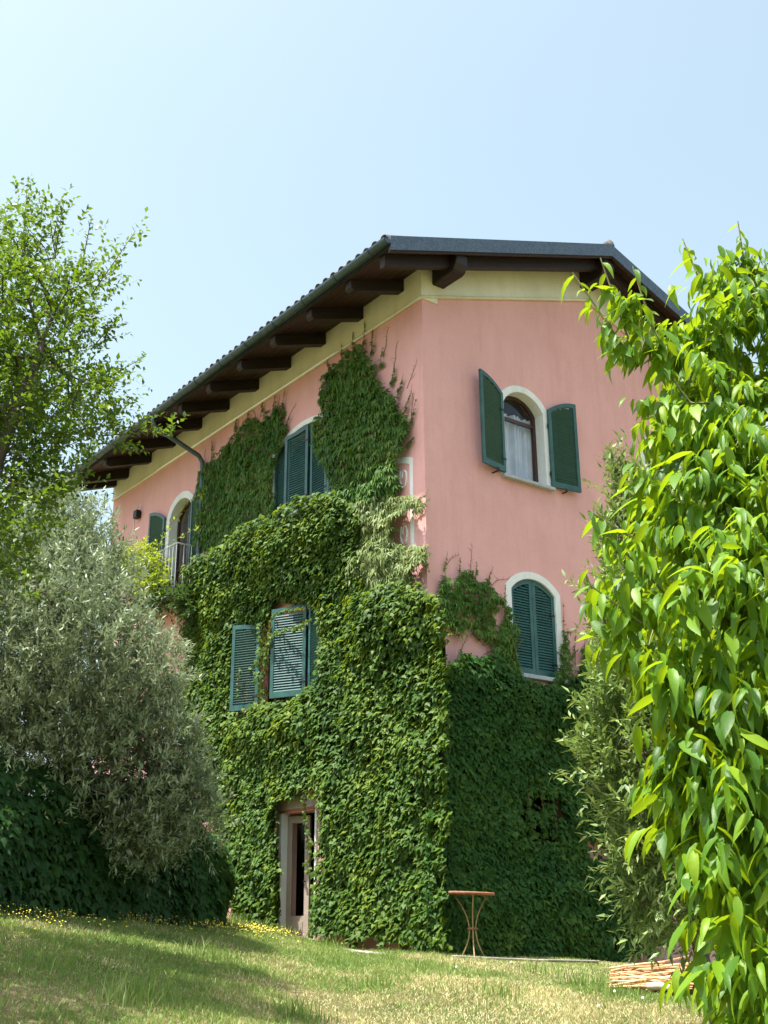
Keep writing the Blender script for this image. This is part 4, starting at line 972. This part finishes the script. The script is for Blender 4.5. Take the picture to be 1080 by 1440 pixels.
# peach-like tree (right foreground)
g = np.random.default_rng(9)
px_, py_ = PEACH_ROOT[0]+.50, PEACH_ROOT[1]-.35; zg = float(ground_z(px_, py_))
pt = empty('peach_tree', (px_, py_, zg), 'young tree with large drooping bright green leaves filling the right edge', 'tree')
pts = sphere_pts(PEACH, 330, g, .3)
trunk = [(px_, py_, zg-.1), (px_, py_+.02, zg+.5), (px_-.02, py_+.02, zg+1.1), (px_-.03, py_+.05, zg+1.8), (px_-.02, py_+.05, zg+2.6)]
arr, par_, ends = grow(trunk, pts, .12)
limb_mesh(pt, arr, par_, .0032, MT['greenstem'], 2.3, .05, 5)
pp = np.concatenate([arr[np.array(ends)], sphere_pts(PEACH, 1500, g, .35)])
cen = np.array([px_, py_, 0]); rad = pp-cen; rad[:,2] = 0
dr = unit(unit(rad)*.75+np.array([0,0,.35])+g.normal(0, .4, pp.shape)); L = g.uniform(.06, .18, len(pp))
P, D, nr = shoot_leaves(pp, dr, L, 7, g, .4, 1.0, .25)
t2 = [((-7.40,-10.0,2.15),(-7.53,-9.92,2.42)), ((-7.0,-10.05,2.45),(-7.03,-10.0,2.70)), ((-6.82,-10.1,2.55),(-6.83,-10.1,2.80)), ((-7.22,-10.0,2.2),(-7.27,-9.96,2.52)), ((-7.34,-10.0,2.1),(-7.42,-9.95,2.50)), ((-6.92,-10.1,2.45),(-6.86,-10.08,2.68)),
      ((-7.56,-10.1,1.45),(-7.68,-10.05,1.52)), ((-7.55,-10.1,1.2),(-7.70,-10.05,1.30)), ((-7.44,-10.35,.5),(-7.60,-10.32,.62))]
sb = MB()
for a_, b_ in t2: sb.tube([a_, b_], [.005, .002], 5)
sb.build('shoots', MT['greenstem'], pt)['kind'] = 'stuff'
ba = np.array([t[0] for t in t2]); bd = np.array([t[1] for t in t2])-ba
P2, D2, n2 = shoot_leaves(ba, unit(bd), np.linalg.norm(bd, axis=1), 10, g, 0, 1.0, .2)
P = np.concatenate([P, P2]); D = np.concatenate([D, D2])
D = unit(D*np.array([1,1,.45])+np.array([0,0,-.55])); k = len(P)       # leaves hang
out_ = D.copy(); out_[:,2] = 0; nr = unit(np.array([0,0,.8])+unit(out_+1e-6)*.75+g.normal(0, .30, (k, 3)))
X, Y, Z = leaf_axes(nr, D); S = .100*g.uniform(.45, 1.15, k)
fa = g.random(k) < .55
for sel, TT in ((fa, T_lance(.135, 5, .50, .07)), (~fa, T_lance(.165, 5, .18, .045))):
    leafy(pt, TT, P[sel], X[sel], Y[sel], Z[sel], S[sel], MT['leafpeach'], 150)

# ivy-grown garden wall at the left, under the olive
g = np.random.default_rng(10)
hw_ = [np.array(q[:2]) for q in HEDGE_PTS]; hw_ = [np.array([-.45, 6.2])] + [np.array(q) for q in HEDGE_LINE]
seg = [np.linalg.norm(b-a) for a, b in zip(hw_[:-1], hw_[1:])]; cum = np.concatenate([[0], np.cumsum(seg)])
def along(t):
    x = np.interp(t, cum, [q[0] for q in hw_]); y = np.interp(t, cum, [q[1] for q in hw_]); return x, y
gw = empty('garden_wall', (hw_[2][0], hw_[2][1], float(ground_z(*hw_[2]))), 'low garden wall under the olive tree, hidden by shaded ivy', 'wall')
m = MB(); lw = 0
for a, b in zip(hw_[:-1], hw_[1:]):
    d = (b-a)/np.linalg.norm(b-a); nn = np.array([d[1], -d[0]]); za, zb = float(ground_z(*a)), float(ground_z(*b))
    if nn[1] > 0: nn = -nn
    q = [a, b, b-nn*.25, a-nn*.25]; ha, hb = [.45 if k_ < 5.3 else 1.1 for k_ in (lw, lw+np.linalg.norm(b-a))]; lw += np.linalg.norm(b-a)
    m.add([(q[0][0], q[0][1], za-.3), (q[1][0], q[1][1], zb-.3), (q[2][0], q[2][1], zb-.3), (q[3][0], q[3][1], za-.3), (q[0][0], q[0][1], za+ha), (q[1][0], q[1][1], zb+hb), (q[2][0], q[2][1], zb+hb), (q[3][0], q[3][1], za+ha)], [(0,3,2,1),(4,5,6,7),(0,1,5,4),(1,2,6,5),(2,3,7,6),(3,0,4,7)])
m.build('masonry', MT['mat'], gw)
hv = empty('ivy', (hw_[3][0], hw_[3][1]-.1, float(ground_z(*hw_[3]))), 'shaded large-leaved ivy over the low garden wall under the olive', 'ivy')
n = 17000; t = g.uniform(0, cum[-1], n); h = g.uniform(-.02, 1.45, n)*np.clip(.50+.5*(t-5.2)/2.2, .5, 1); x, y = along(t)
x2, y2 = along(np.minimum(t+.05, cum[-1])); x1, y1 = along(np.maximum(t-.05, 0)); dx, dy = x2-x1, y2-y1; ll = np.hypot(dx, dy)+1e-9; nx, ny = dy/ll, -dx/ll
s = np.where(ny > 0, -1, 1); nx, ny = nx*s, ny*s
dp_ = .08+.22*vn(t, h, .6, 3)+.10*vn(t, h, .25, 4); dp_ = np.where(h > 1.2, dp_-(h-1.2)*1.6, dp_)*(1-.4*g.random(n)**2)
P = np.stack([x+nx*dp_, y+ny*dp_, ground_z(x, y)+h], 1)
nrm = np.stack([nx, ny, np.full(n, .5)], 1)+g.normal(0, .32, (n, 3)); dn = np.array([0, 0, -1.])+np.stack([nx, ny, nx*0], 1)*.25+g.normal(0, .35, (n, 3))
X, Y, Z = leaf_axes(nrm, dn); leafy(hv, T_ivy(), P, X, Y, Z, .104*g.uniform(.6, 1.2, n), MT['leafhedge'], 300)

# wisteria on the balcony
g = np.random.default_rng(12)
ws = empty('climbing_plant', (-.6, 7.9, 6.3), 'bright yellow-green climbing plant on the balcony railing', 'plant')
WS = [(-.75,8.95,7.25,.32),(-.7,8.5,7.42,.30),(-.7,8.2,7.05,.30),(-.60,8.55,7.15,.30),(-.6,8.0,7.25,.34),(-.6,7.6,7.0,.28),(-.6,8.1,6.8,.34),(-.6,7.7,6.55,.26),(-.55,7.2,6.5,.16)]
pp = sphere_pts(WS, 330, g, .3); dr = unit(g.normal(0, 1, pp.shape)+np.array([-.4,0,.3])); L = g.uniform(.12, .34, len(pp))
sb = MB()
for a_, b_, l_ in zip(pp, dr, L): sb.tube([a_, a_+b_*l_], [.005, .002], 3)
ext = [((-.55,7.75,7.4),(-.55,7.2,7.75)),((-.55,7.2,7.75),(-.5,6.5,8.08)),((-.5,6.5,8.08),(-.5,6.0,8.05)),((-.55,7.7,7.4),(-.55,7.4,7.62)),((-.52,7.4,7.4),(-.52,6.0,7.42))]
for a_, b_ in ext: sb.tube([a_, b_], [.006, .004], 4)
sb.build('stems', MT['greenstem'], ws)['kind'] = 'stuff'
P, D, nr = shoot_leaves(pp, dr, L, 12, g, .6, 1.0, .3)
ba = np.array([t[0] for t in ext]); bd = np.array([t[1] for t in ext])-ba
P2, D2, n2 = shoot_leaves(ba, unit(bd), np.linalg.norm(bd, axis=1), 12, g, 0, 1.1, .4)
P = np.concatenate([P, P2]); D = np.concatenate([D, D2]); nr = np.concatenate([nr, n2])
X, Y, Z = leaf_axes(nr, D); leafy(ws, T_simple(.2, .15, .03), P, X, Y, Z, .10*g.uniform(.6, 1.2, len(P)), MT['leafwist'], 0)

# trailing dark plant on the balcony's edge
g = np.random.default_rng(13)
tp = empty('trailing_plant', (-.55, 7.6, 6.38), 'dark green plant spilling over the balcony slab', 'plant')
TPS = [(-.55,6.95,6.35,.20),(-.55,7.35,6.40,.22),(-.55,7.8,6.42,.22),(-.58,8.3,6.40,.24),(-.45,6.7,6.15,.22),(-.55,7.4,6.15,.2),(-.4,6.55,5.9,.2)]
pp = sphere_pts(TPS, 260, g, .3); dr = unit(g.normal(0, 1, pp.shape)+np.array([-.6,-.3,-.2])); L = g.uniform(.1, .28, len(pp))
sb = MB()
for a_, b_, l_ in zip(pp, dr, L): sb.tube([a_, a_+b_*l_], [.004, .002], 3)
sb.build('stems', MT['greenstem'], tp)['kind'] = 'stuff'
P, D, nr = shoot_leaves(pp, dr, L, 9, g, .8, 1.0, .3)
X, Y, Z = leaf_axes(nr, D); leafy(tp, T_simple(.24, .15, .03), P, X, Y, Z, .09*g.uniform(.6, 1.2, len(P)), MT['leafhedge'], 0)

# ------------------------------------------------------------------ small things
# table
tx, ty = 0.03, -.72; tz = float(ground_z(tx, ty)); TZT = .745
tb = empty('garden_table', (tx, ty, tz), 'small round rusty iron table with three curved legs in front of the ivy', 'table')
m = MB(); n = 36; prof = [(0, .0), (.27, .004), (.288, .012), (.292, .0), (.292, -.02), (.282, -.024), (.27, -.012), (0, -.012)]
v = []; f = []
for i, (r_, z_) in enumerate(prof):
    for k in range(n): a = 2*PI*k/n; v.append((tx+max(r_, .001)*math.cos(a), ty+max(r_, .001)*math.sin(a), TZT+z_))
for i in range(len(prof)-1):
    for k in range(n): f.append((i*n+k, i*n+(k+1) % n, (i+1)*n+(k+1) % n, (i+1)*n+k))
m.add(v, f); o = m.build('tabletop', MT['rust'], tb, smooth=True)
tilt = Matrix.Translation((tx, ty, TZT)) @ Matrix.Rotation(.045, 4, Vector((.605, .796, 0))) @ Matrix.Translation((-tx, -ty, -TZT)); o.matrix_basis = tilt
H = TZT-tz
viewa = math.atan2(-.796, -.605)
for k in range(3):
    a = viewa+k*2*PI/3; pts = []
    for i in range(13):
        t = i/12; rr_ = .045 + .185*abs(2*t-.92)**1.9 if t > .46 else .045+.155*abs((.46-t)/.46)**1.9
        pts.append((tx+rr_*math.cos(a), ty+rr_*math.sin(a), tz+H*t-.015))
    MB().tube(pts, .0085, 7).build('leg', MT['rustlight'], tb, smooth=True)
pts = [(tx+.052*math.cos(2*PI*i/16), ty+.052*math.sin(2*PI*i/16), tz+H*.46) for i in range(17)]
MB().tube(pts, .014, 7, cap=False).build('collar', MT['rust'], tb, smooth=True)

# cane bundle and the peeled log
g = np.random.default_rng(14)
s0 = np.array(STRAW[0][:2]); s1 = np.array(STRAW[1][:2]); ax = (s1-s0); LB = np.linalg.norm(ax); ax /= LB; pe = np.array([-ax[1], ax[0]])
bc = (s0+s1)/2; cb_ = empty('cane_bundle', (bc[0], bc[1], float(ground_z(*bc))), 'flattened bundle of dry golden canes lying on the lawn by the leafy tree', 'canes')
rods = []
for v_ in range(4):
    mm = MB(); kk = 7; R = .0060+.0022*v_
    mm.tube([(0, 0, 0), (.33, .006*(v_-1), .004), (.66, -.006*(v_-1.5), .006), (1, .004, 0)], [R*.7, R, R*.95, R*.6], 5)
    me = bpy.data.meshes.new('cane'); me.from_pydata([tuple(q) for q in mm.v], [], mm.f); me.materials.append(MT['straw' if v_ % 2 == 0 else 'strawdark']); rods.append(me)
for i in range(295):
    lay = g.random(); off = g.normal(0, .12); L = LB*g.uniform(.5, .98); st = g.uniform(-.05, LB-L+.08)
    if g.random() < .18: L *= .6; st = g.uniform(0, LB-L)
    p0 = s0+ax*st+pe*(off+(lay-.5)*.06); yaw = math.atan2(ax[1], ax[0])+g.normal(0, .20)+ (0.22 if off < 0 else -.05)*(1 if g.random() < .5 else .2)
    zz = float(ground_z(*p0))+.03+.15*lay*max(0, 1-(off/.26)**2)
    o = bpy.data.objects.new('cane', rods[i % 4]); COL.objects.link(o)
    o.matrix_basis = Matrix.Translation((p0[0], p0[1], zz)) @ Matrix.Rotation(yaw, 4, 'Z') @ Matrix.Rotation(g.normal(-.01, .085), 4, 'Y') @ Matrix.Rotation(g.uniform(0, 6), 4, 'X') @ Matrix.Diagonal((L, 1, 1, 1))
    parent(o, cb_)
q0 = np.array(STRAW[2][:2]); q1 = np.array(STRAW[3][:2]); zl = float(ground_z(*q0))+.055
lg = MB().tube([(q0[0], q0[1], zl+.01), (q0[0]*.7+q1[0]*.3, q0[1]*.7+q1[1]*.3+.02, zl+.012), (q0[0]*.3+q1[0]*.7, q0[1]*.3+q1[1]*.7, zl+.0), (q1[0], q1[1], zl+.005)], [.022, .036, .030, .020], 10).build('log', MT['peeled'], None, smooth=True)
tag(lg, 'pale peeled stick lying in front of the golden canes', 'log')

# edging along the foot of the walls
def edging(pts, label, withbrick=True):
    pts = [np.array(p) for p in pts]; b0 = pts[0]; e = empty('path_edging', (b0[0], b0[1], float(ground_z(*b0))), label, 'edging')
    for a, b in zip(pts[:-1], pts[1:]):
        L = np.linalg.norm(b-a); d = (b-a)/L; yaw = math.atan2(d[1], d[0]); n = int(L/.26)
        for i in range(n):
            p = a+d*(i+.5)*L/n; z = float(ground_z(*p)); Mx = Matrix.Translation((p[0], p[1], z+.0)) @ Matrix.Rotation(yaw+random.uniform(-.03,.03), 4, 'Z') @ Matrix.Rotation(random.uniform(-.02,.02), 4, 'Y')
            MB().box((-.124*L/n/.26, -.06, -.08), (.124*L/n/.26, .06, .022), Mx).build('brick', MT['brick'], e, bevel=.006)
        for i in range(max(1, int(L/.8))):
            m_ = int(L/.8) or 1; p = a+d*(i+.5)*L/m_; z = float(ground_z(*p)); Mx = Matrix.Translation((p[0], p[1], z+.024)) @ Matrix.Rotation(yaw+random.uniform(-.04,.04), 4, 'Z') @ Matrix.Rotation(math.atan2(float(ground_z(*a)-ground_z(*b)), L), 4, 'Y')
            MB().box((-L/m_/2+.006, -.085, 0), (L/m_/2-.006, .075, .018), Mx).build('slab', MT['slab'], e, bevel=.004)
edging([(-.72, 1.35), (-.78, -.25)], 'low brick and slab edging along the ivy right of the door')
edging([(-.30, -.72), (.75, -1.18), (1.6, -1.30)], 'brick and slab edging on the lawn in front of the rusty table')

# ------------------------------------------------------------------ grass
g = np.random.default_rng(15)
def lawn_xy(n, g, d0=6.5, d1=16.3, l0=-6.2, l1=5.6):
    d = d0+(d1-d0)*g.random(n)**.85; lat = g.uniform(l0, l1, n); ok = np.abs(lat+.1) < d*.40+.5; d, lat = d[ok], lat[ok]
    x = -9.995+d*.605+lat*.796; y = -12.133+d*.796-lat*.605
    ok = ~((x > -.25) & (y > -.3)); return x[ok], y[ok]
def blades(name, x, y, hgt, wid, mat, g, par=None, lean=.45):
    n = len(x); z = ground_z(x, y)-.005; az = g.uniform(0, 2*PI, n); ln = np.abs(g.normal(0, lean, n))*hgt; fz = g.uniform(0, PI, n)
    b = np.stack([x, y, z], 1); side = np.stack([np.cos(fz), np.sin(fz), fz*0], 1)*wid[:,None]; dirv = np.stack([np.cos(az), np.sin(az), az*0], 1)
    mid = b+dirv*(ln*.35)[:,None]+np.array([0,0,1.])*(hgt*.55)[:,None]; tip = b+dirv*ln[:,None]+np.array([0,0,1.])*(hgt*.95)[:,None]
    W = np.stack([b-side, b+side, mid+side*.75, mid-side*.75, tip], 1).reshape(-1, 3); q = np.arange(n)*5
    F = np.concatenate([np.stack([q, q+1, q+2], 1), np.stack([q, q+2, q+3], 1), np.stack([q+3, q+2, q+4], 1)])
    return tri_mesh(name, W, F, mat, par, True)
x, y = lawn_xy(360000, g)
dry = np.clip((vn(x, y, 1.6, 21)*.55+vn(x, y, .5, 22)*.45-.46)*4, 0, 1)
latv = (x+9.995)*.796-(y+12.133)*.605; dry = np.clip(dry+np.clip((latv+.5)/2.5, -.35, .15) + .75*np.exp(-((x-DRYC[0])**2+(y-DRYC[1])**2)/1.3), 0, 1)
isdry = g.random(len(x)) < dry*.70+.07
hg = (.016+.026*vn(x, y, .5, 23)+.026*vn(x, y, .15, 24))*g.uniform(.5, 1.3, len(x))
wl = np.clip(1-np.minimum(np.abs(x+.7), 9)*1.0, 0, 1)*(y > -.8)
hg = hg*(1+.8*wl)
a = ~isdry
tag(blades('grass', x[a], y[a], hg[a], np.full(a.sum(), .0036), MT['grass'], g, None, .7), 'short green lawn grass sloping up to the house', 'grass')
a = isdry & (g.random(len(x)) < .8)
tag(blades('dry_grass', x[a], y[a], hg[a]*.72, np.full(a.sum(), .0034), MT['drygrass'], g, None, .9), 'straw-coloured dry blades mixed into the lawn', 'grass')
# taller tufts and weeds along the walls and scattered
tx_, ty_ = [], []
for (cx_, cy_) in [(-1.15, 3.6), (-1.1, 3.0), (-1.0, 2.2), (-.9, 1.0), (-1.3, 4.3)] + [tuple(q) for q in TUFTS]:
    k = 110; tx_.append(g.normal(cx_, .13, k)); ty_.append(g.normal(cy_, .13, k))
tx_ = np.concatenate(tx_); ty_ = np.concatenate(ty_)
tag(blades('weeds', tx_, ty_, g.uniform(.07, .20, len(tx_)), np.full(len(tx_), .0045), MT['grass'], g), 'taller grass tufts along the foot of the walls and on the lawn', 'weeds')
# yellow flowers: band along the left crest
n = 1900; d = g.normal(0, 1, n); t = g.random(n)
fx, fy = [], []
A = np.array(FLOWER_LINE)
seg = np.linalg.norm(np.diff(A, axis=0), axis=1); cu = np.concatenate([[0], np.cumsum(seg)]); tt = t*cu[-1]
fx = np.interp(tt, cu, A[:,0])+g.normal(0, .34, n); fy = np.interp(tt, cu, A[:,1])+g.normal(0, .34, n)
keep = vn(fx, fy, .4, 31) > .42; fx, fy = fx[keep], fy[keep]; n = len(fx); fz = ground_z(fx, fy)+g.uniform(.05, .12, n)
V = [(0,0,.003)]+[(math.cos(a)*(1 if i % 2 else .6), math.sin(a)*(1 if i % 2 else .6), .0) for i, a in enumerate(np.linspace(0, 2*PI, 13)[:-1])]
F = [(0, 1+i, 1+(i+1) % 12) for i in range(12)]
P = np.stack([fx, fy, fz], 1); nr = np.array([-.2,-.3,1.])+g.normal(0, .35, (n, 3)); X, Y, Z = leaf_axes(nr, g.normal(0, 1, (n, 3)))
fl = empty('yellow_flowers', (float(fx.mean()), float(fy.mean()), float(fz.mean())-.08), 'band of small yellow flowers in the grass at the left edge of the lawn', 'flowers'); fl['kind'] = 'stuff'
leaves_mesh('blossoms', (np.array(V), np.array(F)), P, X, Y, Z, g.uniform(.006, .010, n), MT['yellow'], fl)
sb = np.stack([P-np.array([.001,0,0]), P+np.array([.0015,0,0]), P-np.array([0,0,.11])], 1).reshape(-1, 3)
tri_mesh('stalks', sb, np.arange(3*n).reshape(-1, 3), MT['greenstem'], fl)
# a few white clover heads
for i, (cx_, cy_) in enumerate(CLOVER):
    z = float(ground_z(cx_, cy_)); e = empty('clover_flower', (cx_, cy_, z), 'small round white clover head standing in the lawn', 'flower', 'white clover heads dotted over the lawn')
    MB().tube([(cx_, cy_, z), (cx_, cy_, z+.075)], .0016, 4).build('stem', MT['greenstem'], e)
    bm = bmesh.new(); bmesh.ops.create_icosphere(bm, subdivisions=1, radius=.0135); me = bpy.data.meshes.new('blossom'); bm.to_mesh(me); bm.free()
    o = link_mesh('blossom', me, MT['whitepetal'], e); o.matrix_basis = Matrix.Translation((cx_, cy_, z+.083))

# parts whose name list must not leak helper values
for o in bpy.data.objects:
    for k in ('mw', 'base'):
        if k in o: del o[k]
